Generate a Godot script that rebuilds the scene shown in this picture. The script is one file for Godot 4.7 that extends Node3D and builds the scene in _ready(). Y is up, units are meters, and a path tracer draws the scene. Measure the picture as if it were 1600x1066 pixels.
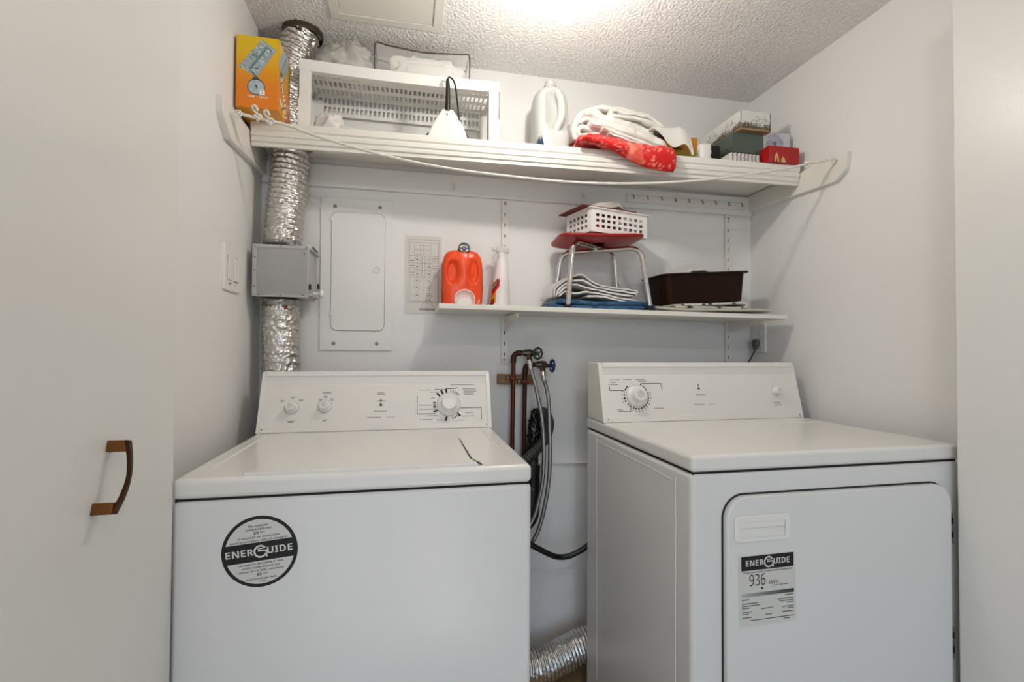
extends Node3D
# ---------------------------------------------------------------- mesh builder
class B:
	var v := PackedVector3Array()
	var n := PackedVector3Array()
	var c := PackedColorArray()
	var ix := PackedInt32Array()
	var xf := Transform3D.IDENTITY
	var col := Color(1, 1, 1)
	func vert(p: Vector3, nn: Vector3) -> int:
		v.append(xf * p)
		n.append((xf.basis * nn).normalized())
		c.append(col)
		return v.size() - 1
	func tri_i(a: int, b: int, d: int) -> void:      # counter-clockwise seen from outside
		ix.append(a); ix.append(d); ix.append(b)
	func quad_i(a: int, b: int, d: int, e: int) -> void:
		tri_i(a, b, d); tri_i(a, d, e)
	func quad(a: Vector3, b: Vector3, d: Vector3, e: Vector3) -> void:
		var nn := (b - a).cross(d - a)
		if nn.length_squared() < 1e-16: nn = (d - a).cross(e - a)
		nn = nn.normalized()
		quad_i(vert(a, nn), vert(b, nn), vert(d, nn), vert(e, nn))
	func box(o: Vector3, s: Vector3) -> void:
		var h := s * 0.5
		for ax in 3:
			for sg in [-1.0, 1.0]:
				var a := Vector3.ZERO; a[ax] = sg
				var u := Vector3.ZERO; u[(ax + 1) % 3] = 1.0
				var w := a.cross(u)
				var q := o + a * h
				quad(q + (-u - w) * h, q + (u - w) * h, q + (u + w) * h, q + (-u + w) * h)
	func span(a: Vector3, b: Vector3) -> void:
		box((a + b) * 0.5, (b - a).abs())
	func rbox(o: Vector3, s: Vector3, r: float, k := 2) -> void:
		var h := s * 0.5
		r = minf(r, minf(h.x, minf(h.y, h.z)) * 0.999)
		var offs := PackedFloat32Array()
		for i in range(k, -1, -1): offs.append(-tan(PI / 4 * float(i) / k))
		for ax in 3:
			for sg in [-1.0, 1.0]:
				var a := Vector3.ZERO; a[ax] = sg
				var iu := (ax + 1) % 3
				var u := Vector3.ZERO; u[iu] = 1.0
				var w := a.cross(u)
				var iw := 0
				for q in 3:
					if absf(w[q]) > 0.5: iw = q
				var lu := PackedFloat32Array(); var lw := PackedFloat32Array()
				for t in offs: lu.append(-(h[iu] - r) + t * r); lw.append(-(h[iw] - r) + t * r)
				for j in range(offs.size() - 1, -1, -1): lu.append(h[iu] - r - offs[j] * r); lw.append(h[iw] - r - offs[j] * r)
				var base := v.size()
				for cu in lu:
					for cw in lw:
						var p := a * h + u * cu + w * cw
						var inner := p.clamp(-(h - Vector3(r, r, r)), h - Vector3(r, r, r))
						var d := (p - inner).normalized()
						vert(o + inner + d * r, d)
				var m := lu.size()
				for i in m - 1:
					for j in m - 1:
						quad_i(base + i * m + j, base + (i + 1) * m + j, base + (i + 1) * m + j + 1, base + i * m + j + 1)
	func grid(nu: int, nv: int, f: Callable, cu := false, cv := false, cf = null) -> void:
		# outside is on the side of (du x dv)
		var mu := nu if cu else nu + 1
		var mv := nv if cv else nv + 1
		var p := PackedVector3Array(); p.resize(mu * mv)
		var nn := PackedVector3Array(); nn.resize(mu * mv)
		for i in mu:
			for j in mv: p[i * mv + j] = f.call(float(i) / nu, float(j) / nv)
		var q := PackedInt32Array()
		for i in nu:
			for j in nv:
				var a := i * mv + j
				var b := ((i + 1) % mu) * mv + j
				var d := ((i + 1) % mu) * mv + (j + 1) % mv
				var e := i * mv + (j + 1) % mv
				var w := (p[d] - p[a]).cross(p[e] - p[b])
				nn[a] += w; nn[b] += w; nn[d] += w; nn[e] += w
				q.append(a); q.append(b); q.append(d); q.append(e)
		var base := v.size()
		for i in p.size():
			if cf != null: col = cf.call(p[i], float(i / mv) / nu, float(i % mv) / nv)
			vert(p[i], nn[i])
		for i in range(0, q.size(), 4): quad_i(base + q[i], base + q[i + 1], base + q[i + 2], base + q[i + 3])
	func tube(pts: PackedVector3Array, rad, seg := 12, caps := true, closed := false) -> void:
		var m := pts.size()
		var t0 := (pts[1] - pts[0]).normalized()
		var up := Vector3.UP if absf(t0.y) < 0.9 else Vector3.RIGHT
		var s := t0.cross(up).normalized()
		var base := v.size()
		var tn := Vector3.ZERO
		for i in m:
			if closed: tn = (pts[(i + 1) % m] - pts[(i + m - 1) % m]).normalized()
			else: tn = (pts[mini(i + 1, m - 1)] - pts[maxi(i - 1, 0)]).normalized()
			s = (s - tn * s.dot(tn)).normalized()
			var w := tn.cross(s)
			var r: float = rad if rad is float else rad[i]
			for j in seg:
				var a := TAU * j / seg
				var d := s * cos(a) + w * sin(a)
				vert(pts[i] + d * r, d)
		for i in (m if closed else m - 1):
			for j in seg:
				var k := (i + 1) % m
				quad_i(base + i * seg + j, base + i * seg + (j + 1) % seg, base + k * seg + (j + 1) % seg, base + k * seg + j)
		if caps and not closed:
			var ta := (pts[0] - pts[1]).normalized()
			var tb := (pts[m - 1] - pts[m - 2]).normalized()
			for e in 2:
				var ci := vert(pts[0] if e == 0 else pts[m - 1], ta if e == 0 else tb)
				var first := v.size()
				for j in seg:
					var src := base + (0 if e == 0 else (m - 1) * seg) + j
					v.append(v[src]); n.append(n[ci]); c.append(col)
				for j in seg:
					if e == 0: tri_i(ci, first + (j + 1) % seg, first + j)
					else: tri_i(ci, first + j, first + (j + 1) % seg)
	func lathe(prof: Array, seg := 24) -> void:        # prof: Vector2(radius, height), bottom to top, about +Y
		for i in prof.size() - 1:
			var a: Vector2 = prof[i]; var b: Vector2 = prof[i + 1]
			if a.is_equal_approx(b): continue
			var na := Vector2(b.y - a.y, a.x - b.x).normalized()
			var n0 := na; var n1 := na
			if i > 0:
				var pr: Vector2 = prof[i - 1]
				var x := Vector2(a.y - pr.y, pr.x - a.x).normalized()
				if x.dot(na) > 0.75: n0 = (x + na).normalized()
			if i < prof.size() - 2:
				var nx: Vector2 = prof[i + 2]
				var x := Vector2(nx.y - b.y, b.x - nx.x).normalized()
				if x.dot(na) > 0.75: n1 = (x + na).normalized()
			var base := v.size()
			for j in seg + 1:
				var t := TAU * j / seg
				var d := Vector3(cos(t), 0, -sin(t))
				vert(d * a.x + Vector3.UP * a.y, d * n0.x + Vector3.UP * n0.y)
				vert(d * b.x + Vector3.UP * b.y, d * n1.x + Vector3.UP * n1.y)
			for j in seg:
				var k := base + j * 2
				quad_i(k, k + 2, k + 3, k + 1)
	func poly(pts: PackedVector2Array, z := 0.0, flip := false) -> void:
		var t := Geometry2D.triangulate_polygon(pts)
		var base := v.size()
		for p in pts: vert(Vector3(p.x, p.y, z), Vector3(0, 0, -1 if flip else 1))
		for i in range(0, t.size(), 3):
			var a := pts[t[i]]; var b := pts[t[i + 1]]; var d := pts[t[i + 2]]
			var ccw := (b - a).cross(d - a) > 0
			if ccw != flip: tri_i(base + t[i], base + t[i + 1], base + t[i + 2])
			else: tri_i(base + t[i], base + t[i + 2], base + t[i + 1])
	func wall2(a: PackedVector2Array, za: float, b: PackedVector2Array, zb: float) -> void:   # band between two rings of a CCW outline, za behind zb
		var m := a.size()
		for i in m:
			var k := (i + 1) % m
			var nn := (Vector3(a[k].x - a[i].x, a[k].y - a[i].y, 0)).cross(Vector3(b[i].x - a[i].x, b[i].y - a[i].y, zb - za)).normalized()
			var ns: Array[Vector3] = [nn, nn]
			for e in 2:
				var j := (i + m - 1) % m if e == 0 else k
				var j2 := (j + 1) % m
				var o := (Vector3(a[j2].x - a[j].x, a[j2].y - a[j].y, 0)).cross(Vector3(b[j].x - a[j].x, b[j].y - a[j].y, zb - za)).normalized()
				if o.dot(nn) > 0.8: ns[e] = (o + nn).normalized()
			quad_i(vert(Vector3(a[i].x, a[i].y, za), ns[0]), vert(Vector3(a[k].x, a[k].y, za), ns[1]), vert(Vector3(b[k].x, b[k].y, zb), ns[1]), vert(Vector3(b[i].x, b[i].y, zb), ns[0]))
	static func inset(p: PackedVector2Array, d: float) -> PackedVector2Array:
		var o := PackedVector2Array()
		var m := p.size()
		for i in m:
			var e0 := (p[i] - p[(i + m - 1) % m]).normalized()
			var e1 := (p[(i + 1) % m] - p[i]).normalized()
			var n0 := Vector2(-e0.y, e0.x); var n1 := Vector2(-e1.y, e1.x)
			var s := (n0 + n1).normalized()
			o.append(p[i] + s * d / maxf(0.35, s.dot(n0)))
		return o
	func prism(p: PackedVector2Array, z0: float, z1: float, ch := 0.0, hole := PackedVector2Array()) -> void:   # p CCW in xy
		if Geometry2D.is_polygon_clockwise(p) : p.reverse()
		var top := p
		if ch > 0.0:
			top = inset(p, ch)
			var mid := inset(p, ch * 0.3)
			wall2(p, z0, p, z1 - ch)
			wall2(p, z1 - ch, mid, z1 - ch * 0.3)
			wall2(mid, z1 - ch * 0.3, top, z1)
		else: wall2(p, z0, p, z1)
		if hole.size():
			annulus(top, hole, z1)
			var back := hole.duplicate(); back.reverse()
			wall2(back, z0, back, z1)
		else: poly(top, z1)
		poly(p, z0, true)
	func annulus(outer: PackedVector2Array, hole: PackedVector2Array, z: float) -> void:   # both CCW; four convex quarters about the hole's middle
		var mid := Vector2.ZERO
		for q in hole: mid += q
		mid /= hole.size()
		var big := 10.0
		for s in [[-1, -1], [1, -1], [1, 1], [-1, 1]]:
			var quarter := PackedVector2Array([mid, mid + Vector2(s[0] * big, 0), mid + Vector2(s[0] * big, s[1] * big), mid + Vector2(0, s[1] * big)])
			for a in Geometry2D.intersect_polygons(outer, quarter):
				for b in Geometry2D.clip_polygons(a, hole): poly(b, z)
	static func rr(w: float, h: float, r: float, seg := 6, o := Vector2.ZERO) -> PackedVector2Array:
		var p := PackedVector2Array()
		for q in 4:
			var k := Vector2((w / 2 - r) * (1 if q == 0 or q == 3 else -1), (h / 2 - r) * (1 if q < 2 else -1))
			for i in seg + 1:
				var t := PI / 2 * (q + float(i) / seg)
				p.append(o + k + Vector2(cos(t), sin(t)) * r)
		return p
	static func circle(r: float, seg := 32, o := Vector2.ZERO) -> PackedVector2Array:
		var p := PackedVector2Array()
		for i in seg: p.append(o + Vector2(cos(TAU * i / seg), sin(TAU * i / seg)) * r)
		return p
	func rect(x0: float, y0: float, x1: float, y1: float, z := 0.0) -> void:
		quad(Vector3(x0, y0, z), Vector3(x1, y0, z), Vector3(x1, y1, z), Vector3(x0, y1, z))
	func bar(a: Vector2, b: Vector2, w: float, z := 0.0) -> void:
		var d := (b - a).normalized() * w * 0.5
		var s := Vector2(-d.y, d.x)
		var q := [a - d - s, b + d - s, b + d + s, a - d + s]
		quad(Vector3(q[0].x, q[0].y, z), Vector3(q[1].x, q[1].y, z), Vector3(q[2].x, q[2].y, z), Vector3(q[3].x, q[3].y, z))
	func arc(o: Vector2, r0: float, r1: float, a0: float, a1: float, z := 0.0, seg := 32) -> void:
		for i in seg:
			var t := lerpf(a0, a1, float(i) / seg); var u := lerpf(a0, a1, float(i + 1) / seg)
			var d := Vector2(cos(t), sin(t)); var e := Vector2(cos(u), sin(u))
			var q := [o + d * r0, o + d * r1, o + e * r1, o + e * r0]
			quad(Vector3(q[0].x, q[0].y, z), Vector3(q[1].x, q[1].y, z), Vector3(q[2].x, q[2].y, z), Vector3(q[3].x, q[3].y, z))
	func text(s: String, h: float, at: Vector2, z := 0.0, bold := false, align := 0, squeeze := 1.0, tilt := 0.0) -> void:   # h: height of a capital
		var t := TextMesh.new()
		var f := SystemFont.new(); f.font_names = PackedStringArray(["Droid Sans"])
		if bold: f.font_weight = 700
		t.font = f; t.font_size = 32; t.pixel_size = 0.01; t.depth = 0.0; t.curve_step = 3.0 if h < 0.01 else 1.0; t.text = s
		t.horizontal_alignment = HORIZONTAL_ALIGNMENT_LEFT if align < 0 else HORIZONTAL_ALIGNMENT_RIGHT if align > 0 else HORIZONTAL_ALIGNMENT_CENTER
		t.vertical_alignment = VERTICAL_ALIGNMENT_CENTER
		var a := t.get_mesh_arrays()
		var k := h / 0.2285
		var base := v.size()
		var lo := INF; var hi := -INF
		for p in a[0]: lo = minf(lo, p.x); hi = maxf(hi, p.x)
		var ox := lo if align < 0 else hi if align > 0 else (lo + hi) / 2
		for p in a[0]:
			var q := Vector2((p.x - ox) * k * squeeze, p.y * k).rotated(tilt) + at
			vert(Vector3(q.x, q.y, z), Vector3(0, 0, 1))
		if a[12] == null or a[12].size() == 0:
			for i in range(0, a[0].size(), 3): tri_i(base + i, base + i + 2, base + i + 1)
		else:
			for i in range(0, a[12].size(), 3): tri_i(base + a[12][i], base + a[12][i + 2], base + a[12][i + 1])
	# a folded sheet: a centre line in the xy plane with a thickness, drawn out along z
	func ribbon(line: Array, th: float, z0: float, z1: float, warp = null, cf = null, nz := 14, per := 5) -> void:
		var m := (line.size() - 1) * per + 1
		var cl := PackedVector2Array()
		for i in m: cl.append(B.cr2(line, float(i) / per))
		var top := PackedVector3Array()
		var loop: Array = []
		for e in 2:
			for ii in m:
				var i := ii if e == 0 else m - 1 - ii
				var d := (cl[mini(i + 1, m - 1)] - cl[maxi(i - 1, 0)]).normalized()
				var s := Vector2(-d.y, d.x) * (1.0 if e == 0 else -1.0)
				var edge := minf(i, m - 1 - i)
				var w := th * 0.5 * (0.45 if edge < 0.5 else 0.85 if edge < 1.5 else 1.0)
				loop.append([cl[i] + s * w, float(i) / (m - 1)])
		var L := loop.size()
		var f := func(u: float, t: float) -> Vector3:
			var k: Array = loop[int(round(u * L)) % L]
			var q: Vector2 = k[0]
			var zt := t * (nz + 2)                       # rounded front and back edges
			var z := lerpf(z0, z1, clampf((zt - 1) / nz, 0, 1))
			var ctr := B.cr2(line, k[1] * (line.size() - 1))
			if zt < 0.5 or zt > nz + 1.5: q = ctr + (q - ctr) * 0.5; z += (-1.0 if zt < 0.5 else 1.0) * th * 0.3
			var p := Vector3(q.x, q.y, z)
			return warp.call(p, k[1], t) if warp != null else p
		var g := func(p: Vector3, u: float, t: float) -> Color: return cf.call(p, float(loop[int(round(u * L)) % L][1]), t)
		grid(L, nz + 2, f, true, false, g if cf != null else null)
		for e in 2:                                      # close both ends of the loop
			var tt := 0.0 if e == 0 else 1.0
			for i in m - 1:
				var a: Vector3 = f.call(float(i) / L, tt); var b: Vector3 = f.call(float(i + 1) / L, tt)
				var d: Vector3 = f.call(float(2 * m - 2 - i) / L, tt); var k: Vector3 = f.call(float(2 * m - 1 - i) / L, tt)
				if cf != null: col = cf.call(a, float(loop[i][1]), tt)
				if e == 0: quad(a, b, d, k)
				else: quad(k, d, b, a)
	static func cr2(l: Array, t: float) -> Vector2:
		var i := clampi(int(floor(t)), 0, l.size() - 2)
		var a: Vector2 = l[maxi(i - 1, 0)]; var b: Vector2 = l[i]; var d: Vector2 = l[i + 1]; var e: Vector2 = l[mini(i + 2, l.size() - 1)]
		return b.cubic_interpolate(d, a, e, t - i)
	static func cr3(l: Array, per := 8) -> PackedVector3Array:
		var o := PackedVector3Array()
		for i in l.size() - 1:
			var a: Vector3 = l[maxi(i - 1, 0)]; var b: Vector3 = l[i]; var d: Vector3 = l[i + 1]; var e: Vector3 = l[mini(i + 2, l.size() - 1)]
			for k in per: o.append(b.cubic_interpolate(d, a, e, float(k) / per))
		o.append(l[l.size() - 1])
		return o
	func mesh() -> ArrayMesh:
		var a := []; a.resize(Mesh.ARRAY_MAX)
		a[Mesh.ARRAY_VERTEX] = v; a[Mesh.ARRAY_NORMAL] = n; a[Mesh.ARRAY_COLOR] = c; a[Mesh.ARRAY_INDEX] = ix
		var m := ArrayMesh.new()
		m.add_surface_from_arrays(Mesh.PRIMITIVE_TRIANGLES, a)
		return m

# ---------------------------------------------------------------- scene helpers
const XL := -0.49
const XR := 1.396
const YC := 2.204
var M := {}
var noise := FastNoiseLite.new()
var used := {}

func lin(r: float, g: float, b: float) -> Color: return Color(r, g, b).srgb_to_linear()
func mat(r: float, g: float, b: float, rough := 0.6, metal := 0.0) -> StandardMaterial3D:
	var m := StandardMaterial3D.new()
	m.albedo_color = Color(r, g, b); m.roughness = rough; m.metallic = metal
	return m
func vmat(rough := 0.6, metal := 0.0) -> StandardMaterial3D:
	var m := mat(1, 1, 1, rough, metal); m.vertex_color_use_as_albedo = true
	return m
func bumpy(m: StandardMaterial3D, freq: float, scale: float, depth: float, octaves := 3, seed := 1) -> StandardMaterial3D:   # relief from noise, `scale` repeats a metre
	var t := NoiseTexture2D.new(); t.width = 512; t.height = 512; t.seamless = true
	var f := FastNoiseLite.new(); f.seed = seed; f.frequency = freq; f.fractal_octaves = octaves; f.noise_type = FastNoiseLite.TYPE_SIMPLEX_SMOOTH
	t.noise = f
	m.heightmap_enabled = true; m.heightmap_texture = t; m.heightmap_scale = depth
	m.uv1_triplanar = true; m.uv1_scale = Vector3(scale, scale, scale)
	return m
func numbered(called: String) -> String:
	if not used.has(called): used[called] = 0; return called
	used[called] += 1
	return "%s_%03d" % [called, used[called]]
func tag(o: Node, label: String, category: String, group := "") -> void:
	o.set_meta("label", label); o.set_meta("category", category)
	if group: o.set_meta("group", group)
func thing(called: String, label: String, category: String, at := Vector3.ZERO, group := "") -> Node3D:
	var o := Node3D.new(); o.name = numbered(called); add_child(o, true); o.position = at
	tag(o, label, category, group)
	return o
func origin_of(p: Node) -> Vector3:
	var s := Vector3.ZERO
	while p != self and p is Node3D: s += (p as Node3D).position; p = p.get_parent()
	return s
func part(called: String, b: B, m: Material, parent: Node, label := "") -> MeshInstance3D:   # b is in room coordinates; things are not turned
	var o := MeshInstance3D.new(); o.name = called; o.mesh = b.mesh(); o.material_override = m
	parent.add_child(o, true); o.position = -origin_of(parent)
	if label: o.set_meta("label", label)
	return o
func struct(called: String, b: B, m: Material) -> MeshInstance3D:
	var o := MeshInstance3D.new(); o.name = called; o.mesh = b.mesh(); o.material_override = m
	add_child(o, true); o.set_meta("kind", "structure")
	return o
func cr3(l: Array, per := 8) -> PackedVector3Array: return B.cr3(l, per)
func frame(o: Vector3, x: Vector3, y: Vector3) -> Transform3D:
	return Transform3D(Basis(x.normalized(), y.normalized(), x.cross(y).normalized()), o)
func shelf_y(x: float) -> float: return 1.838 - (x + 0.47) * 0.0075      # top of the big shelf, which sags to the right
func shelf_z(x: float) -> float: return 0.205 + (x + 0.47) * 0.0475      # its front edge
func ledge_y(x: float) -> float: return 1.291 + 0.0095 * (x - 0.095)     # top of the small shelf
func ns(p: Vector3, k: float) -> float: return noise.get_noise_3d(p.x * k, p.y * k, p.z * k)

func _ready() -> void:
	noise.seed = 7; noise.frequency = 1.0; noise.fractal_octaves = 2; noise.noise_type = FastNoiseLite.TYPE_SIMPLEX_SMOOTH
	# ---- camera
	var cam := Camera3D.new(); cam.name = "camera"
	var yaw := 0.2083; var pit := 0.0187; var rol := 0.0054
	var fw := Vector3(sin(yaw), 0, -cos(yaw)); var rt := Vector3(cos(yaw), 0, sin(yaw)); var up := Vector3.UP
	var f2 := fw * cos(pit) + up * sin(pit); var u2 := up * cos(pit) - fw * sin(pit)
	var r3 := rt * cos(rol) + u2 * sin(rol); var u3 := u2 * cos(rol) - rt * sin(rol)
	cam.transform = Transform3D(Basis(r3, u3, -f2), Vector3(0, 1.1571, 1.7973))
	cam.fov = rad_to_deg(2 * atan(533.0 / 768.17)); cam.near = 0.05; cam.far = 60
	add_child(cam); cam.current = true
	# ---- sky, exposure
	var env := Environment.new()
	var sm := ProceduralSkyMaterial.new()
	sm.sky_top_color = Color(0.55, 0.68, 0.86); sm.sky_horizon_color = Color(0.86, 0.91, 0.96)
	sm.ground_bottom_color = Color(0.45, 0.44, 0.42); sm.ground_horizon_color = Color(0.8, 0.82, 0.82)
	sm.sky_energy_multiplier = 1.6; sm.ground_energy_multiplier = 1.2
	var sky := Sky.new(); sky.sky_material = sm
	env.background_mode = Environment.BG_SKY; env.sky = sky
	env.ambient_light_source = Environment.AMBIENT_SOURCE_SKY
	env.tonemap_mode = Environment.TONE_MAPPER_LINEAR; env.tonemap_exposure = 1.25
	env.sdfgi_enabled = true; env.ssao_enabled = true; env.ssil_enabled = true
	var we := WorldEnvironment.new(); we.name = "world"; we.environment = env; add_child(we)
	# ---- daylight through the glass door of the room behind the camera
	var al := AreaLight3D.new(); al.name = "window_light"
	al.area_size = Vector2(1.6, 1.98); al.light_color = Color(0.86, 0.93, 1.0); al.light_energy = 0.62
	al.position = Vector3(-0.2, 1.06, 4.28); al.shadow_enabled = true
	al.area_range = 20.0; al.area_attenuation = 2.0
	add_child(al)
	var side := AreaLight3D.new(); side.name = "side_window_light"
	side.area_size = Vector2(1.3, 1.2); side.light_color = Color(0.90, 0.95, 1.0); side.light_energy = 1.2; side.shadow_enabled = true
	side.area_range = 20.0; side.area_attenuation = 2.0
	side.position = Vector3(-2.58, 1.4, 2.5); side.rotation.y = -PI / 2; add_child(side)
	# sun through the same glass door onto the floor of that room
	var sun := DirectionalLight3D.new(); sun.name = "sun"; sun.light_color = Color(1.0, 0.985, 0.96); sun.light_energy = 1.8; sun.light_angular_distance = 0.6; sun.shadow_enabled = true
	sun.look_at_from_position(Vector3(0.35, 3.0, 3.9), Vector3.ZERO); add_child(sun)
	materials()
	room()
	shelving()
	washer()
	dryer()
	ducts()
	wall_fittings()
	plumbing()
	upper_things()
	lower_things()
	bulb()
	hall_lamp()

func materials() -> void:
	M.wall = bumpy(mat(0.915, 0.91, 0.90, 0.55), 0.02, 6.0, 0.012)
	M.ceil = mat(0.92, 0.91, 0.895, 0.9)
	M.door = bumpy(mat(0.895, 0.89, 0.87, 0.32), 0.03, 8.0, 0.012)
	M.shelf = mat(0.90, 0.885, 0.85, 0.45)
	M.enamel = mat(0.90, 0.895, 0.875, 0.22)
	M.enamel_front = mat(0.885, 0.885, 0.875, 0.27)
	M.console = mat(0.90, 0.885, 0.86, 0.38)
	M.white = mat(0.91, 0.90, 0.88, 0.4)
	M.plastic = mat(0.92, 0.915, 0.895, 0.35)
	M.gap = mat(0.06, 0.06, 0.06, 0.8)
	M.black = mat(0.035, 0.035, 0.037, 0.45)
	M.rubber = mat(0.06, 0.06, 0.06, 0.7)
	M.chrome = mat(0.82, 0.81, 0.79, 0.13, 1.0)
	M.steel = mat(0.62, 0.61, 0.6, 0.35, 1.0)
	M.screw = mat(0.55, 0.53, 0.5, 0.4, 0.8)
	M.foil = bumpy(mat(0.83, 0.815, 0.795, 0.31, 0.95), 0.02, 9.0, 0.10, 3, 5)
	M.galv = bumpy(mat(0.72, 0.71, 0.705, 0.45, 0.3), 0.02, 8.0, 0.03, 3, 9)
	M.copper = mat(0.40, 0.22, 0.15, 0.34, 0.85)
	M.darkcopper = mat(0.27, 0.185, 0.15, 0.45, 0.8)
	M.bronze = bumpy(mat(0.50, 0.33, 0.18, 0.32, 0.9), 0.05, 20.0, 0.01)
	M.brass = mat(0.38, 0.34, 0.28, 0.42, 0.85)
	M.print = vmat(0.6)
	M.gloss = vmat(0.3)
	M.cloth = bumpy(vmat(0.95), 0.12, 14.0, 0.03, 2, 3)
	M.terry = bumpy(vmat(0.97), 0.25, 14.0, 0.05, 2, 4)
	for k in ["cloth", "terry"]: M[k].rim_enabled = true; M[k].rim = 0.25; M[k].rim_tint = 0.5
	M.rope = mat(0.88, 0.865, 0.83, 0.85)
	M.floor_room = bumpy(mat(0.76, 0.735, 0.70, 0.28), 0.01, 3.0, 0.02)
	M.floor = bumpy(mat(0.60, 0.49, 0.32, 0.28), 0.01, 3.0, 0.02)

# ---------------------------------------------------------------- the room
func room() -> void:
	var b := B.new()
	b.span(Vector3(-2.6, -0.1, -0.1), Vector3(3.6, 0, 0.93)); struct("floor", b, M.floor)
	b = B.new(); b.span(Vector3(-2.6, -0.1, 0.93), Vector3(3.6, 0, 4.5)); struct("floor_room", b, M.floor_room)
	b = B.new()                                          # back wall, with the join of its two sheets low down
	b.span(Vector3(XL - 0.12, 0, -0.12), Vector3(XR + 0.12, YC + 0.1, 0)); struct("wall_back", b, M.wall)
	b = B.new(); b.span(Vector3(XL - 0.12, 0, 0), Vector3(XL, YC + 0.1, 0.93)); b.span(Vector3(-2.6, 0, 0.81), Vector3(XL - 0.12, YC + 0.1, 0.93)); struct("wall_left", b, M.wall)
	b = B.new(); b.span(Vector3(XR, 0, 0), Vector3(XR + 0.12, YC + 0.1, 0.93)); b.span(Vector3(XR + 0.12, 0, 0.81), Vector3(3.6, YC + 0.1, 0.93)); struct("wall_right", b, M.wall)
	# sprayed stipple ceiling of the closet
	b = B.new()
	var fn := FastNoiseLite.new(); fn.seed = 3; fn.noise_type = FastNoiseLite.TYPE_CELLULAR; fn.frequency = 150.0; fn.cellular_return_type = FastNoiseLite.RETURN_DISTANCE
	fn.fractal_type = FastNoiseLite.FRACTAL_NONE
	var fm := FastNoiseLite.new(); fm.seed = 5; fm.noise_type = FastNoiseLite.TYPE_SIMPLEX; fm.frequency = 95.0; fm.fractal_octaves = 2
	b.grid(760, 360, func(u: float, t: float) -> Vector3:
		var x := lerpf(XL, XR, u); var z := lerpf(0.0, 0.92, t)
		var h := clampf(-fn.get_noise_2d(x, z) * 0.9 + fm.get_noise_2d(x, z) * 0.8, -0.6, 1.0)
		return Vector3(x, YC - 0.0030 * h, z))
	b.span(Vector3(XL - 0.12, YC + 0.005, -0.12), Vector3(XR + 0.12, YC + 0.15, 0.93))
	struct("ceiling", b, M.ceil)
	b = B.new(); b.span(Vector3(-2.6, YC, 0.93), Vector3(3.6, YC + 0.15, 4.5)); struct("ceiling_room", b, M.ceil)
	b = B.new()
	b.span(Vector3(-2.72, 0, 0.81), Vector3(-2.6, YC + 0.1, 1.83)); b.span(Vector3(-2.72, 0, 3.17), Vector3(-2.6, YC + 0.1, 4.5)); b.span(Vector3(-2.72, 0, 1.83), Vector3(-2.6, 0.78, 3.17)); b.span(Vector3(-2.72, 2.02, 1.83), Vector3(-2.6, YC + 0.1, 3.17))
	struct("wall_room_left", b, M.wall)
	b = B.new()
	for z in [1.85, 2.5, 3.15]: b.span(Vector3(-2.70, 0.80, z - 0.02), Vector3(-2.64, 2.0, z + 0.02))
	for y in [0.80, 2.0]: b.span(Vector3(-2.70, y - 0.02, 1.83), Vector3(-2.64, y + 0.02, 3.17))
	struct("window_2", b, M.white)
	b = B.new(); b.span(Vector3(3.6, 0, 0.81), Vector3(3.72, YC + 0.1, 4.5)); struct("wall_room_right", b, M.wall)
	b = B.new()
	b.span(Vector3(-2.6, 0, 4.3), Vector3(-1.04, YC, 4.42)); b.span(Vector3(0.64, 0, 4.3), Vector3(3.6, YC, 4.42)); b.span(Vector3(-1.04, 2.08, 4.3), Vector3(0.64, YC, 4.42))
	struct("wall_front", b, M.wall)
	b = B.new()
	for x in [-1.02, -0.2, 0.62]: b.span(Vector3(x - 0.02, 0.02, 4.33), Vector3(x + 0.02, 2.06, 4.39))
	for y in [0.02, 2.06]: b.span(Vector3(-1.04, y - 0.02, 4.33), Vector3(0.64, y + 0.02, 4.39))
	struct("window_1", b, M.white)
	# battens that carry the big shelf on the back wall
	b = B.new()
	b.rbox(Vector3((XL + XR) / 2, 1.757, 0.008), Vector3(XR - XL - 0.004, 0.076, 0.016), 0.003)
	b.xf = Transform3D.IDENTITY
	struct("trim_1", b, M.wall)
	# folded closet doors at both sides
	b = B.new()
	b.rbox(Vector3(-0.432, 1.02, 1.34), Vector3(0.034, 2.0, 1.1), 0.004)
	var d := struct("door_1", b, M.door)
	# bronze pull handle
	b = B.new()
	var hd := cr3([Vector3(-0.391, 1.024, 0.992), Vector3(-0.386, 1.0, 0.997), Vector3(-0.384, 0.975, 1.003), Vector3(-0.386, 0.952, 1.013), Vector3(-0.391, 0.932, 1.024)], 6)
	for e in hd.size() - 1:
		var p := hd[e]; var q := hd[e + 1]
		var t := float(e) / (hd.size() - 2)
		var w := 0.0034 + 0.0022 * absf(t - 0.5) * 2
		b.xf = frame((p + q) / 2, Vector3(1, 0, 0), (p - q))
		b.rbox(Vector3.ZERO, Vector3(0.0055, (p - q).length() + 0.003, w * 2), 0.0018, 2)
	var h := part("door_handle", b, mat(0.26, 0.16, 0.095, 0.3, 0.85), d); h.set_meta("label", "aged bronze pull handle with a bowed grip")
	for e in 2:
		b = B.new()
		var y := 1.017 if e == 0 else 0.938
		var z := 0.992 if e == 0 else 1.024
		b.xf = frame(Vector3(-0.403, y, z), Vector3(1, 0, 0), Vector3(0, 0.95, -0.28))
		b.rbox(Vector3.ZERO, Vector3(0.026, 0.016, 0.013), 0.002, 2)
		part("mount", b, M.bronze, h)
	b = B.new()
	b.xf = Transform3D(Basis(Vector3.UP, 0.06), Vector3(1.300, 1.02, 0.852))
	b.rbox(Vector3(0.017, 0, 0.5), Vector3(0.034, 2.0, 1.0), 0.004)
	struct("door_2", b, M.door)
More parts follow.
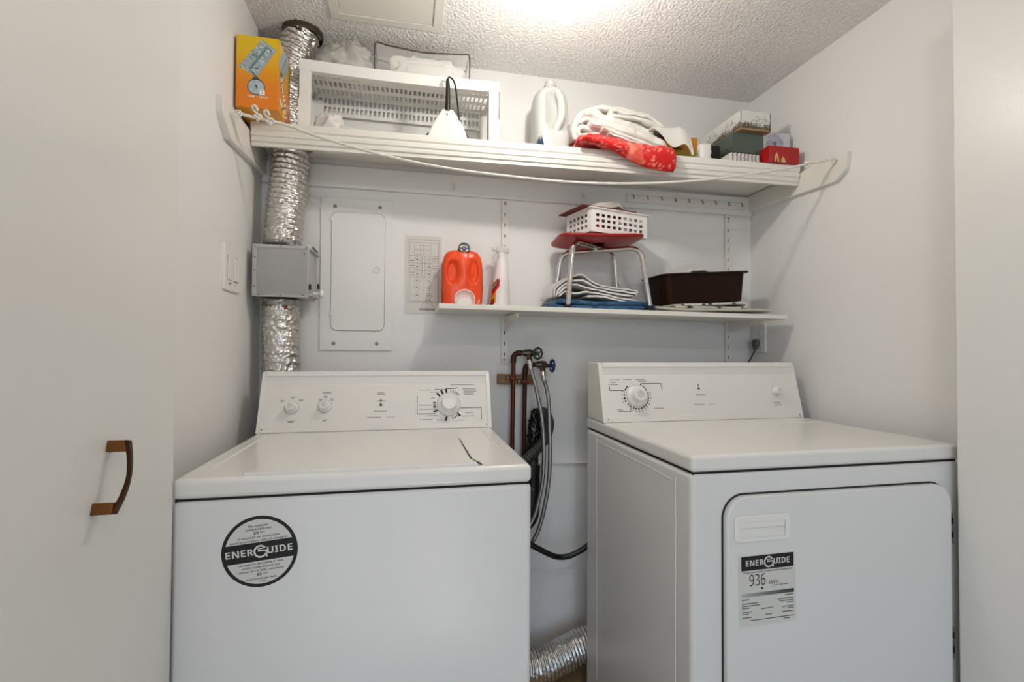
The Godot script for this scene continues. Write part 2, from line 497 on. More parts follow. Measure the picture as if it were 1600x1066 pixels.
	# hatch in the ceiling
	var t := thing("access_hatch", "flat painted access hatch with a caulked seam in the stippled ceiling", "hatch", Vector3(-0.075, YC, 0.36))
	b = B.new()
	b.xf = frame(Vector3(-0.073, YC - 0.001, 0.36), Vector3(1, 0, 0), Vector3(0, 0, 1))      # local z looks down
	b.prism(B.rr(0.345, 0.35, 0.004, 2), -0.006, 0.006, 0.002, B.rr(0.288, 0.296, 0.004, 2))
	part("frame", b, M.shelf, t)
	b = B.new(); b.xf = frame(Vector3(-0.073, YC - 0.001, 0.36), Vector3(1, 0, 0), Vector3(0, 0, 1))
	b.prism(B.rr(0.282, 0.29, 0.004, 2), -0.006, 0.003, 0.0015)
	part("panel", b, M.shelf, t)
	b = B.new()
	var rng := RandomNumberGenerator.new(); rng.seed = 4
	var pts := PackedVector3Array(); var rad := PackedFloat32Array()
	for i in 40:
		pts.append(Vector3(-0.205 + i * 0.00685, YC - 0.0075, 0.2155 + rng.randf_range(-0.0008, 0.0008))); rad.append(rng.randf_range(0.0006, 0.0021))
	b.tube(pts, rad, 6)
	part("caulk_bead", b, M.white, t)

func hall_lamp() -> void:
	var at := Vector3(0.35, YC - 0.03, 2.2)
	var t := thing("hall_lamp", "round white ceiling lamp in the room in front of the laundry alcove", "lamp", Vector3(at.x, YC, at.z))
	var b := B.new(); b.xf = Transform3D(Basis.IDENTITY, Vector3(at.x, YC - 0.06, at.z)); b.lathe([Vector2(0.15, 0.035), Vector2(0.16, 0.035), Vector2(0.16, 0.0598), Vector2(0, 0.0598)], 40); part("lamp_base", b, M.plastic, t)
	b = B.new(); b.xf = Transform3D(Basis.IDENTITY, Vector3(at.x, YC - 0.10, at.z)); b.lathe([Vector2(0, 0), Vector2(0.06, 0.006), Vector2(0.11, 0.024), Vector2(0.14, 0.05), Vector2(0.15, 0.078), Vector2(0, 0.078)], 40)
	var gm := mat(1, 1, 1, 0.4); gm.emission_enabled = true; gm.emission = Color(1, 0.95, 0.88); gm.emission_energy_multiplier = 2.0
	part("glowing_globe", b, gm, t)
	var l := OmniLight3D.new(); l.name = "hall_lamp_light"; l.light_color = Color(1.0, 0.975, 0.94); l.light_energy = 0.20
	l.light_size = 0.03; l.omni_range = 12.0; l.omni_attenuation = 2.0; l.shadow_enabled = true; l.position = Vector3(at.x, YC - 0.055, at.z); add_child(l)

func bulb() -> void:
	var at := Vector3(0.389, 2.018, 0.62)
	var t := thing("ceiling_bulb", "bare glowing light bulb in a white ceiling lampholder", "light bulb", Vector3(at.x, YC, at.z))
	var b := B.new()
	b.xf = Transform3D(Basis.IDENTITY, Vector3(at.x, 0, at.z))
	b.lathe([Vector2(0.0, 2.103), Vector2(0.02, 2.103), Vector2(0.024, 2.107), Vector2(0.026, 2.18), Vector2(0.052, 2.186), Vector2(0.054, 2.19), Vector2(0.054, YC - 0.001), Vector2(0, YC - 0.001)], 32)
	part("lampholder", b, M.plastic, t)
	b = B.new(); b.xf = Transform3D(Basis.IDENTITY, at)
	var pr := []
	for i in 13:
		var a := -PI / 2 + PI * 0.72 * i / 12
		pr.append(Vector2(cos(a) * 0.03, sin(a) * 0.03))
	pr.append(Vector2(0.0165, 0.045)); pr.append(Vector2(0.0145, 0.062)); pr.append(Vector2(0.0145, 0.086)); pr.append(Vector2(0, 0.086))
	b.lathe(pr, 32)
	var gm := mat(1, 1, 1, 0.4); gm.emission_enabled = true; gm.emission = Color(1, 0.94, 0.84); gm.emission_energy_multiplier = 8.0
	var g := part("glowing_globe", b, gm, t); g.cast_shadow = GeometryInstance3D.SHADOW_CASTING_SETTING_ON
	var l := OmniLight3D.new(); l.name = "bulb_light"; l.light_color = Color(1.0, 0.98, 0.955); l.light_energy = 0.165
	l.light_size = 0.028; l.omni_range = 12.0; l.omni_attenuation = 2.0; l.shadow_enabled = true
	l.position = at; add_child(l)

# ---------------------------------------------------------------- shelves, brackets, line
func shelving() -> void:
	var zl := shelf_z(XL); var zr := shelf_z(1.374)
	var t := thing("wall_shelf", "long white upper shelf with a grooved front moulding across the whole alcove", "shelf", Vector3(0.45, 1.83, 0.1))
	# board with a ragged round cut-out for the duct
	var b := B.new()
	var out := PackedVector2Array([Vector2(-0.468, -zl + 0.012), Vector2(1.374, -zr + 0.012), Vector2(1.374, -0.001), Vector2(-0.468, -0.001)])
	var hole := PackedVector2Array()
	for i in 40:
		var a := TAU * i / 40
		hole.append(Vector2(-0.383, -0.085) + Vector2(cos(a), sin(a)) * (0.069 + 0.004 * sin(i * 7.3) + 0.003 * sin(i * 3.1)))
	b.xf = Transform3D(Basis(Vector3(1, -0.0075, 0), Vector3(0, 0, -1), Vector3(0, 1, 0)), Vector3(0, shelf_y(0.0), 0))
	b.annulus(out, hole, 0.0)
	var inv := hole.duplicate(); inv.reverse()
	b.wall2(inv, -0.02, inv, 0.0); b.wall2(out, -0.02, out, 0.0)
	var bb := B.new(); bb.annulus(out, hole, 0.0)                     # underside
	var base := b.v.size()
	for q in bb.v: b.vert(Vector3(q.x, q.y, -0.02), Vector3(0, 0, -1))
	for i in range(0, bb.ix.size(), 3): b.ix.append(base + bb.ix[i]); b.ix.append(base + bb.ix[i + 2]); b.ix.append(base + bb.ix[i + 1])
	part("board", b, M.shelf, t)
	# moulding: a profile with three reeds, swept along the front
	b = B.new()
	var pr := [Vector2(0.0, 0.004), Vector2(0.020, 0.004), Vector2(0.0225, 0.001), Vector2(0.0225, -0.017), Vector2(0.0185, -0.021), Vector2(0.0185, -0.025), Vector2(0.0215, -0.028), Vector2(0.0205, -0.037), Vector2(0.016, -0.040), Vector2(0.016, -0.044), Vector2(0.0185, -0.046), Vector2(0.017, -0.053), Vector2(0.011, -0.056), Vector2(0.011, -0.066), Vector2(0.0, -0.066)]
	for i in pr.size() - 1:
		var p: Vector2 = pr[i]; var q: Vector2 = pr[i + 1]
		var pts := []
		for x in [-0.468, 1.374]:
			for k in [p, q]: pts.append(Vector3(x, shelf_y(x) + k.y, shelf_z(x) - 0.0225 + k.x))
		b.quad(pts[0], pts[1], pts[3], pts[2])
	for x in [-0.468, 1.374]:
		var o := PackedVector2Array()
		for k in pr: o.append(k)
		var s := 1.0 if x > 0 else -1.0
		b.xf = frame(Vector3(x, shelf_y(x), shelf_z(x) - 0.0225), Vector3(0, 0, -s), Vector3(0, 1, 0))
		var o2 := PackedVector2Array()
		for k in o: o2.append(Vector2(-s * k.x, k.y))
		b.poly(o2, 0.0)
	part("moulding", b, M.shelf, t)
	# side cleats
	for s in 2:
		var x := XL if s == 0 else XR
		var c := thing("shelf_cleat", "white chamfered cleat screwed to the wall beside the duct" if s == 0 else "white chamfered cleat screwed to the wall above the outlet", "bracket", Vector3(x, 1.76, 0.2), "side cleats of the upper shelf")
		var o: PackedVector2Array
		if s == 0: o = PackedVector2Array([Vector2(0.003, 1.742), Vector2(0.353, 1.722), Vector2(0.402, 1.757), Vector2(0.415, 1.775), Vector2(0.415, 1.811), Vector2(0.19, 1.817), Vector2(0.003, 1.817)])
		else: o = PackedVector2Array([Vector2(0.003, 1.738), Vector2(0.436, 1.722), Vector2(0.475, 1.748), Vector2(0.482, 1.79), Vector2(0.482, 1.806), Vector2(0.44, 1.806), Vector2(0.29, 1.803), Vector2(0.003, 1.803)])
		b = B.new()
		if s == 0: b.xf = frame(Vector3(x, 0, 0), Vector3(0, 0, -1), Vector3(0, 1, 0))
		else: b.xf = frame(Vector3(x, 0, 0), Vector3(0, 0, 1), Vector3(0, 1, 0))
		var o2 := PackedVector2Array()
		for k in o: o2.append(Vector2(-k.x if s == 0 else k.x, k.y))
		b.prism(o2, 0.0, 0.019, 0.003)
		part("board", b, M.shelf, c)
		b = B.new()
		var e := Vector3(XL + 0.019, 1.785, 0.372) if s == 0 else Vector3(XR - 0.019, 1.79, 0.445)
		var d := 1.0 if s == 0 else -1.0
		var ring := [e, e + Vector3(0.012 * d, 0, 0)]
		for i in 15:
			var a := PI - TAU * i / 16
			ring.append(e + Vector3(d * (0.021 + 0.009 * cos(a)), 0.009 * sin(a), 0.002 * i / 15.0))
		b.tube(cr3(ring, 3), 0.0017, 8)
		part("screw_eye", b, M.plastic, c)
	# rope: three laid strands, sagging between the eyes
	t = thing("clothes_line", "white twisted rope clothes line sagging in front of the upper shelf", "rope", Vector3(0.4, 1.7, 0.36))
	var path := cr3([Vector3(-0.451, 1.787, 0.374), Vector3(-0.425, 1.786, 0.36), Vector3(-0.335, 1.782, 0.335), Vector3(-0.25, 1.759, 0.33), Vector3(-0.073, 1.722, 0.33), Vector3(0.111, 1.696, 0.34), Vector3(0.303, 1.683, 0.35), Vector3(0.503, 1.677, 0.36), Vector3(0.712, 1.686, 0.37), Vector3(0.931, 1.711, 0.38), Vector3(1.152, 1.749, 0.40), Vector3(1.269, 1.773, 0.42), Vector3(1.345, 1.789, 0.44), Vector3(1.358, 1.79, 0.446)], 40)
	for k in 3:
		b = B.new()
		var sp := PackedVector3Array(); var len := 0.0
		for i in path.size():
			if i > 0: len += path[i].distance_to(path[i - 1])
			var tn := (path[mini(i + 1, path.size() - 1)] - path[maxi(i - 1, 0)]).normalized()
			var sx := tn.cross(Vector3.UP).normalized(); var sy := sx.cross(tn)
			var a := len / 0.017 * TAU + TAU * k / 3
			sp.append(path[i] + (sx * cos(a) + sy * sin(a)) * 0.0021)
		b.tube(sp, 0.0026, 7)
		part("strand", b, M.rope, t)
	for k in [[Vector3(-0.405, 1.787, 0.357), 0.013, 1], [Vector3(-0.378, 1.781, 0.349), 0.015, 2], [Vector3(1.283, 1.776, 0.424), 0.014, 3]]:
		b = B.new()
		var o: Vector3 = k[0]; var r: float = k[1]
		var kp := PackedVector3Array()
		for i in 90:
			var a := TAU * i / 90
			kp.append(o + Vector3((sin(a) + 1.6 * sin(2 * a)) * r * 0.26, (cos(a) - 1.6 * cos(2 * a)) * r * 0.26, -sin(3 * a) * r * 0.36))
		b.tube(kp, 0.0034, 8, false, true)
		if k[2] < 3:
			b.tube(cr3([o + Vector3(0, 0.006, 0.003), o + Vector3(-0.012, 0.021, 0.007), o + Vector3(-0.004, 0.026, 0.01), o + Vector3(0.002, 0.014, 0.008)], 6), 0.0034, 8)
		part("knot", b, M.rope, t)
	# small lower shelf on slotted standards
	t = thing("wall_shelf", "thin white lower shelf carried by two brackets on slotted standards", "shelf", Vector3(0.72, 1.28, 0.12))
	b = B.new()
	b.xf = Transform3D(Basis(Vector3(0, 0, 1), -0.0095), Vector3(0.724, ledge_y(0.724) - 0.008, 0.128))
	b.rbox(Vector3.ZERO, Vector3(1.262, 0.016, 0.246), 0.0015, 2)
	part("board", b, M.shelf, t)
	for x in [0.349, 1.283]:
		var y0 := 1.108 if x < 1 else 0.98
		var s := thing("shelf_standard", "white slotted wall standard behind the orange jug and the spray bottle" if x < 1 else "white slotted wall standard behind the brown tub", "shelf standard", Vector3(x, y0, 0), "slotted shelf standards")
		b = B.new()
		for e in [-1, 1]: b.span(Vector3(x + e * 0.0075, y0, 0.0005), Vector3(x + e * 0.012, 1.717, 0.012))
		var y := y0
		var slots := []
		while y < 1.71:
			slots.append(y); y += 0.04
		b.span(Vector3(x - 0.0075, y0, 0.0095), Vector3(x - 0.002, 1.717, 0.012)); b.span(Vector3(x + 0.002, y0, 0.0095), Vector3(x + 0.0075, 1.717, 0.012))
		for q in slots: b.span(Vector3(x - 0.002, q, 0.0095), Vector3(x + 0.002, minf(q + 0.027, 1.717), 0.012))
		part("channel", b, M.shelf, s)
		b = B.new(); b.span(Vector3(x - 0.0073, y0 + 0.002, 0.0006), Vector3(x + 0.0073, 1.715, 0.002)); part("slot_backing", b, M.gap, s)
		for q in [1.705, y0 + 0.014]:
			b = B.new(); b.xf = frame(Vector3(x, q, 0.012), Vector3(1, 0, 0), Vector3(0, 1, 0))
			b.prism(B.circle(0.0042, 14), 0, 0.0016, 0.0008); part("screw", b, M.screw, s)
		var k := thing("shelf_bracket", "white pressed bracket under the lower shelf beside the orange jug's end" if x < 1 else "white pressed bracket under the lower shelf above the outlet", "bracket", Vector3(x, 1.25, 0.02), "brackets of the lower shelf")
		b = B.new()
		var ly := ledge_y(x) - 0.0165
		b.xf = frame(Vector3(x, ly, 0.0125), Vector3(0, 0, 1), Vector3(0, 1, 0))
		b.prism(PackedVector2Array([Vector2(0.0, 0), Vector2(0.0, -0.05), Vector2(0.02, -0.05), Vector2(0.19, -0.02), Vector2(0.215, -0.014), Vector2(0.215, 0)]), -0.0018, 0.0018, 0.0)
		part("web", b, M.shelf, k)
		b = B.new(); b.rbox(Vector3(x, ly - 0.0012, 0.12), Vector3(0.014, 0.0024, 0.213), 0.001, 1); part("flange", b, M.shelf, k)

# ---------------------------------------------------------------- appliances
func knob(parent: Node, at: Vector3, nrm: Vector3, rs: float, rc: float, h: float, called := "knob", pointer := 0.0) -> void:
	var up := Vector3(0, 1, 0)
	var z := nrm.normalized(); var x := up.cross(z).normalized(); var y := z.cross(x)
	var xf := Transform3D(Basis(x, z, -y), at)           # lathe axis (y) along the normal
	var b := B.new(); b.xf = xf
	b.lathe([Vector2(rs, 0), Vector2(rs, 0.002), Vector2(rs - 0.002, 0.005), Vector2(rc + 0.002, 0.008), Vector2(rc, 0.011), Vector2(rc * 0.92, h - 0.002), Vector2(rc * 0.86, h), Vector2(rc * 0.6, h), Vector2(rc * 0.55, h - 0.0015), Vector2(0, h - 0.0015)], 36)
	var k := part(called, b, M.plastic, parent)
	b = B.new(); b.xf = xf
	b.lathe([Vector2(rc * 0.56, h - 0.0015), Vector2(rc * 0.55, h - 0.0004), Vector2(0, h - 0.0002)], 28)
	part("cap_disc", b, M.steelcap, k, "brushed bright cap disc")
	b = B.new(); b.xf = Transform3D(Basis(x, y, z), at)
	b.col = lin(0.35, 0.34, 0.33); b.arc(Vector2.ZERO, rs, rs + 0.0009, 0, TAU, 0.0003, 40)
	if pointer != 0.0:
		b.col = lin(0.12, 0.12, 0.12)
		b.bar(Vector2.from_angle(pointer) * (rs - 0.010), Vector2.from_angle(pointer) * (rs - 0.003), 0.0016, 0.0058)
	part("outline_print", b, M.print, k)

func console(t: Node3D, x0: float, x1: float, p0: Vector3, yt: float, zt: float, zback: float) -> Transform3D:
	# p0: lower left front corner; returns the frame of the face (x right, y up the slope, z outwards)
	var upv := Vector3(0, yt - p0.y, zt - p0.z)
	var L := upv.length()
	var F := frame(p0, Vector3(1, 0, 0), upv)
	var W := x1 - x0
	var side := PackedVector2Array([Vector2(zback, p0.y), Vector2(p0.z, p0.y), Vector2(zt + 0.002, yt - 0.006), Vector2(zt - 0.006, yt), Vector2(zback, yt)])
	var b := B.new()
	b.xf = Transform3D(Basis(Vector3(0, 0, 1), Vector3(0, 1, 0), Vector3(-1, 0, 0)), Vector3(x0 + W, 0, 0))
	b.prism(B.inset(side, 0.006), 0.006, W - 0.006, 0.0)
	var body := part("console", b, M.console, t)
	for e in 2:
		b = B.new()
		b.xf = Transform3D(Basis(Vector3(0, 0, 1), Vector3(0, 1, 0), Vector3(-1, 0, 0)), Vector3(x0 + 0.013 if e == 0 else x1, 0, 0))
		b.prism(side, 0.0, 0.013, 0.002)
		part("end_cap", b, M.console, body)
	b = B.new(); b.xf = F                                # top and bottom rails proud of the inset panel
	b.rbox(Vector3(W / 2, L - 0.008, 0.0), Vector3(W - 0.024, 0.017, 0.010), 0.003)
	part("top_rail", b, M.console, body)
	b = B.new(); b.xf = F
	b.rbox(Vector3(W / 2, 0.009, -0.001), Vector3(W - 0.024, 0.018, 0.009), 0.002)
	part("bottom_rail", b, M.console, body)
	b = B.new(); b.xf = F                                # inset panel with a sloped band at its head
	var a := 0.013; var e := W - 0.013
	b.quad(Vector3(a, 0.018, -0.003), Vector3(e, 0.018, -0.003), Vector3(e, L - 0.043, -0.003), Vector3(a, L - 0.043, -0.003))
	b.quad(Vector3(a, L - 0.043, -0.003), Vector3(e, L - 0.043, -0.003), Vector3(e, L - 0.041, -0.0045), Vector3(a, L - 0.041, -0.0045))
	b.quad(Vector3(a, L - 0.041, -0.0045), Vector3(e, L - 0.041, -0.0045), Vector3(e, L - 0.016, 0.0025), Vector3(a, L - 0.016, 0.0025))
	part("control_panel", b, M.console, body)
	for k in [0.017, W - 0.017]:
		b = B.new(); b.xf = F * Transform3D(Basis.IDENTITY, Vector3(k, 0.01, 0.0035)); b.prism(B.circle(0.0024, 12), 0, 0.001, 0.0004); part("screw", b, M.screw, body)
	return F * Transform3D(Basis.IDENTITY, Vector3(0, 0, -0.003))

func dashes(b: B, x: float, y: float, w: float, h := 0.0022, z := 0.0002, seed := 1) -> void:   # print too small to read: rows of short strokes
	var rng := RandomNumberGenerator.new(); rng.seed = seed * 977 + int(x * 1e4)
	var q := x
	while q < x + w:
		var l := minf(rng.randf_range(0.0012, 0.003), x + w - q)
		b.rect(q, y - h / 2, q + l, y + h / 2, z); q += l + 0.0007

func logo(b: B, x: float, y: float, s: float) -> void:
	b.rect(x - s * 0.28, y + s * 0.55, x + s * 0.28, y + s * 0.9, 0.0002)
	b.rect(x - s * 0.12, y + s * 0.1, x + s * 0.12, y + s * 0.45, 0.0002)
	b.rect(x - s * 0.45, y - s * 0.9, x + s * 0.45, y - s * 0.4, 0.0002)
	b.rect(x - s * 0.28, y - s * 0.3, x + s * 0.28, y - s * 0.05, 0.0002)

func washer() -> void:
	M.steelcap = mat(0.84, 0.83, 0.82, 0.38, 0.4)
	var x0 := -0.4256; var x1 := 0.2604; var zf := 0.779; var zb := 0.15; var cx := (x0 + x1) / 2
	var t := thing("washing_machine", "white top-loading washing machine with a round black and white sticker on its front", "washing machine", Vector3(cx, 0, 0.45))
	var b := B.new(); b.rbox(Vector3(cx, 0.4465, (zf + zb) / 2), Vector3(x1 - x0, 0.855, zf - zb - 0.003), 0.012, 3)
	part("cabinet", b, M.enamel_front, t)
	b = B.new(); b.span(Vector3(x0 + 0.006, 0.862, zb + 0.01), Vector3(x1 - 0.006, 0.882, zf - 0.007)); part("seam_gasket", b, M.gap, t)
	b = B.new(); b.rbox(Vector3(cx, 0.895, (zf + zb) / 2), Vector3(x1 - x0, 0.038, zf - zb), 0.011, 4)
	var deck := part("top_deck", b, M.enamel, t)
	for e in [-1, 1]:
		b = B.new()
		var xe: float = cx + e * 0.305
		b.tube(cr3([Vector3(xe, 0.9125, 0.30), Vector3(xe, 0.9135, 0.34), Vector3(xe, 0.9135, 0.6), Vector3(xe, 0.9125, 0.70)], 4), PackedFloat32Array([0.001, 0.003, 0.003, 0.003, 0.003, 0.003, 0.003, 0.003, 0.003, 0.003, 0.003, 0.003, 0.001]), 10)
		part("deck_ridge", b, M.enamel, deck)
	# lid with a finger notch at its right edge; a dark slot shows beside it
	b = B.new(); b.xf = frame(Vector3(0, 0.9135, 0), Vector3(1, 0, 0), Vector3(0, 0, -1))
	b.prism(PackedVector2Array([Vector2(-0.305, -0.768), Vector2(0.146, -0.768), Vector2(0.144, -0.748), Vector2(0.136, -0.722), Vector2(0.1355, -0.60), Vector2(0.135, -0.46), Vector2(0.115, -0.42), Vector2(-0.26, -0.42), Vector2(-0.284, -0.44)]), 0.0, 0.0065, 0.0025)
	part("lid", b, M.enamel, t)
	b = B.new()
	var slot := cr3([Vector3(0.1395, 0.9145, 0.45), Vector3(0.1395, 0.9145, 0.52), Vector3(0.1395, 0.915, 0.62), Vector3(0.1397, 0.915, 0.69), Vector3(0.141, 0.915, 0.72), Vector3(0.149, 0.915, 0.745), Vector3(0.155, 0.9145, 0.762)], 6)
	var slot_r := PackedFloat32Array()
	for k in slot.size(): slot_r.append(lerpf(0.0012, 0.0032, minf(1.0, k / 26.0)) * (1.0 if k < 33 else 0.6))
	b.tube(slot, slot_r, 8)
	part("lid_slot", b, mat(0.30, 0.29, 0.28, 0.6), t)
	var p0 := Vector3(x0, 0.914, 0.266)
	var F := console(t, x0, x1, p0, 1.088, 0.2, 0.152)
	var nz := F.basis.z
	knob(t, F * Vector3(0.0898, 0.0752, 0), nz, 0.0195, 0.0135, 0.026)
	knob(t, F * Vector3(0.1826, 0.0773, 0), nz, 0.0195, 0.0135, 0.026)
	knob(t, F * Vector3(0.5523, 0.0766, 0), nz, 0.036, 0.024, 0.034, "timer_dial", -0.5)
	b = B.new(); b.xf = F
	b.col = lin(0.16, 0.16, 0.16)
	b.text("Kenmore", 0.0052, Vector2(0.3443, 0.0603), 0.0003, true, 0, 1.15)
	b.text("EXTRA CAPACITY", 0.0033, Vector2(0.3275, 0.0405), 0.0003, true, 0, 1.1)
	b.col = lin(0.4, 0.4, 0.4); b.text("HEAVY DUTY", 0.0028, Vector2(0.376, 0.0405), 0.0003, false, 0, 1.1)
	b.col = lin(0.2, 0.2, 0.2); logo(b, 0.3454, 0.086, 0.011)
	b.col = lin(0.35, 0.35, 0.35); dashes(b, 0.335, 0.1175, 0.02); dashes(b, 0.334, 0.112, 0.022); dashes(b, 0.333, 0.092, 0.026)
	for k in [[0.058, 0.0975, 0.01], [0.086, 0.1075, 0.012], [0.108, 0.0985, 0.014], [0.165, 0.099, 0.01], [0.174, 0.1215, 0.026], [0.178, 0.1085, 0.012], [0.196, 0.1, 0.012], [0.0835, 0.0345, 0.018], [0.178, 0.0365, 0.014]]:
		dashes(b, k[0], k[1], k[2], 0.0022, 0.0002, 3); dashes(b, k[0] + 0.001, k[1] - 0.0035, k[2] - 0.003, 0.0018, 0.0002, 5)
	# timer markings
	var o := Vector2(0.5523, 0.0766)
	b.col = lin(0.12, 0.12, 0.12)
	for k in [[0.455, 0.107, 0.455, 0.048], [0.455, 0.048, 0.512, 0.0475], [0.5455, 0.128, 0.583, 0.131], [0.5455, 0.128, 0.545, 0.118], [0.59, 0.0655, 0.6554, 0.0655], [0.6554, 0.0655, 0.6545, 0.028]]:
		b.bar(Vector2(k[0], k[1]), Vector2(k[2], k[3]), 0.0021, 0.0003)
	var rng := RandomNumberGenerator.new(); rng.seed = 2
	for i in 40:
		var deg := 170.0 - i * 9.0
		var long := 0.0
		if (deg > 40 and deg < 82) or (deg > -76 and deg < -40) or (deg > 166 or deg < -168): long = 0.006
		if i in [4, 6, 8, 30, 36, 24]: long = 0.008
		if long == 0.0: continue
		var dv := Vector2.from_angle(deg_to_rad(deg))
		b.bar(o + dv * 0.0415, o + dv * (0.0415 + long), 0.0026 if long < 0.007 else 0.0062, 0.0003)
	for i in 5:
		for q in [172.0 + i * 6.5]:
			var dv := Vector2.from_angle(deg_to_rad(q)); b.bar(o + dv * 0.0415, o + dv * 0.047, 0.002, 0.0003)
	b.col = lin(0.34, 0.34, 0.34)
	for k in [[0.463, 0.125, 0.03], [0.508, 0.127, 0.03], [0.494, 0.118, 0.03], [0.497, 0.098, 0.012], [0.462, 0.076, 0.038], [0.462, 0.063, 0.045], [0.487, 0.0415, 0.03], [0.462, 0.03, 0.04], [0.514, 0.028, 0.03], [0.572, 0.026, 0.03], [0.593, 0.0385, 0.04], [0.604, 0.049, 0.026], [0.597, 0.127, 0.044], [0.602, 0.12, 0.04], [0.6, 0.114, 0.034], [0.602, 0.1085, 0.03], [0.56, 0.141, 0.075], [0.556, 0.129, 0.02]]:
		dashes(b, k[0], k[1], k[2], 0.0022, 0.0002, 7)
	part("panel_print", b, M.print, t)
	# round energy sticker
	b = B.new()
	var c := Vector3(-0.2715, 0.7725, zf - 0.0015)
	b.xf = Transform3D(Basis(Vector3(0, 0, 1), 0.085), c)
	var R := 0.0672
	b.col = lin(0.045, 0.045, 0.045); b.prism(B.circle(R, 72), 0.0, 0.0005)
	b.col = lin(0.84, 0.83, 0.81)
	for s in 2:
		var q := PackedVector2Array()
		var h := 0.0178
		var r2 := R - 0.0062
		var a0 := asin(h / r2)
		for i in 33: q.append(Vector2.from_angle((a0 + (PI - 2 * a0) * i / 32) + (PI if s == 1 else 0.0)) * r2)
		b.poly(q, 0.0007)
	b.text("ENER", 0.0125, Vector2(-0.0115, 0.0), 0.0008, true, 1, 1.13)
	b.text("UIDE", 0.0125, Vector2(0.0125, 0.0), 0.0008, true, -1, 1.16)
	energy_g(b, Vector2(0.0008, 0.0), 0.0122)
	b.col = lin(0.06, 0.06, 0.06)
	for l in [["This appliance", 0.049, 0.0040, 0], ["model # 4450 uses", 0.0425, 0.0040, 0], ["of electricity per month when", 0.0278, 0.0040, 0], ["tested in accordance with CSA standards.", 0.0212, 0.0040, 0], ["Cet appareil, de modèle n° 4450", -0.0225, 0.0040, 0], ["vérifié conformément aux", -0.029, 0.0040, 0], ["normes de l'ACNOR, consomme", -0.0355, 0.0040, 0], ["d'électricité par mois.", -0.0508, 0.0040, 0]]:
		b.text(l[0], l[2] * 0.96, Vector2(0, l[1]), 0.0008, true, 0, 0.97)
	for y in [0.0352, -0.0432]:
		b.text("89", 0.0058, Vector2(-0.0045, y), 0.0008, true, 0); b.text("kWh", 0.0036, Vector2(0.0068, y + 0.001), 0.0008, false, 0)
	dashes(b, -0.005, -0.0565, 0.01, 0.0014, 0.0008, 4)
	part("energy_sticker", b, M.print, t, "round black-rimmed energy sticker printed in black on pale grey")

func energy_g(b: B, o: Vector2, r: float) -> void:      # the large encircled G of the sticker
	var keep := b.col
	b.arc(o, r * 0.72, r, deg_to_rad(38), deg_to_rad(330), 0.0009, 40)
	b.rect(o.x - r * 0.35, o.y - r * 0.02, o.x + r * 0.98, o.y + r * 0.2, 0.0009)
	b.rect(o.x + r * 0.72, o.y - r * 0.95, o.x + r * 0.98, o.y + r * 0.1, 0.0009)
	b.bar(o + Vector2(-r * 0.3, r * 0.38), o + Vector2(r * 0.7, r * 0.5), r * 0.16, 0.0009)
	b.col = keep

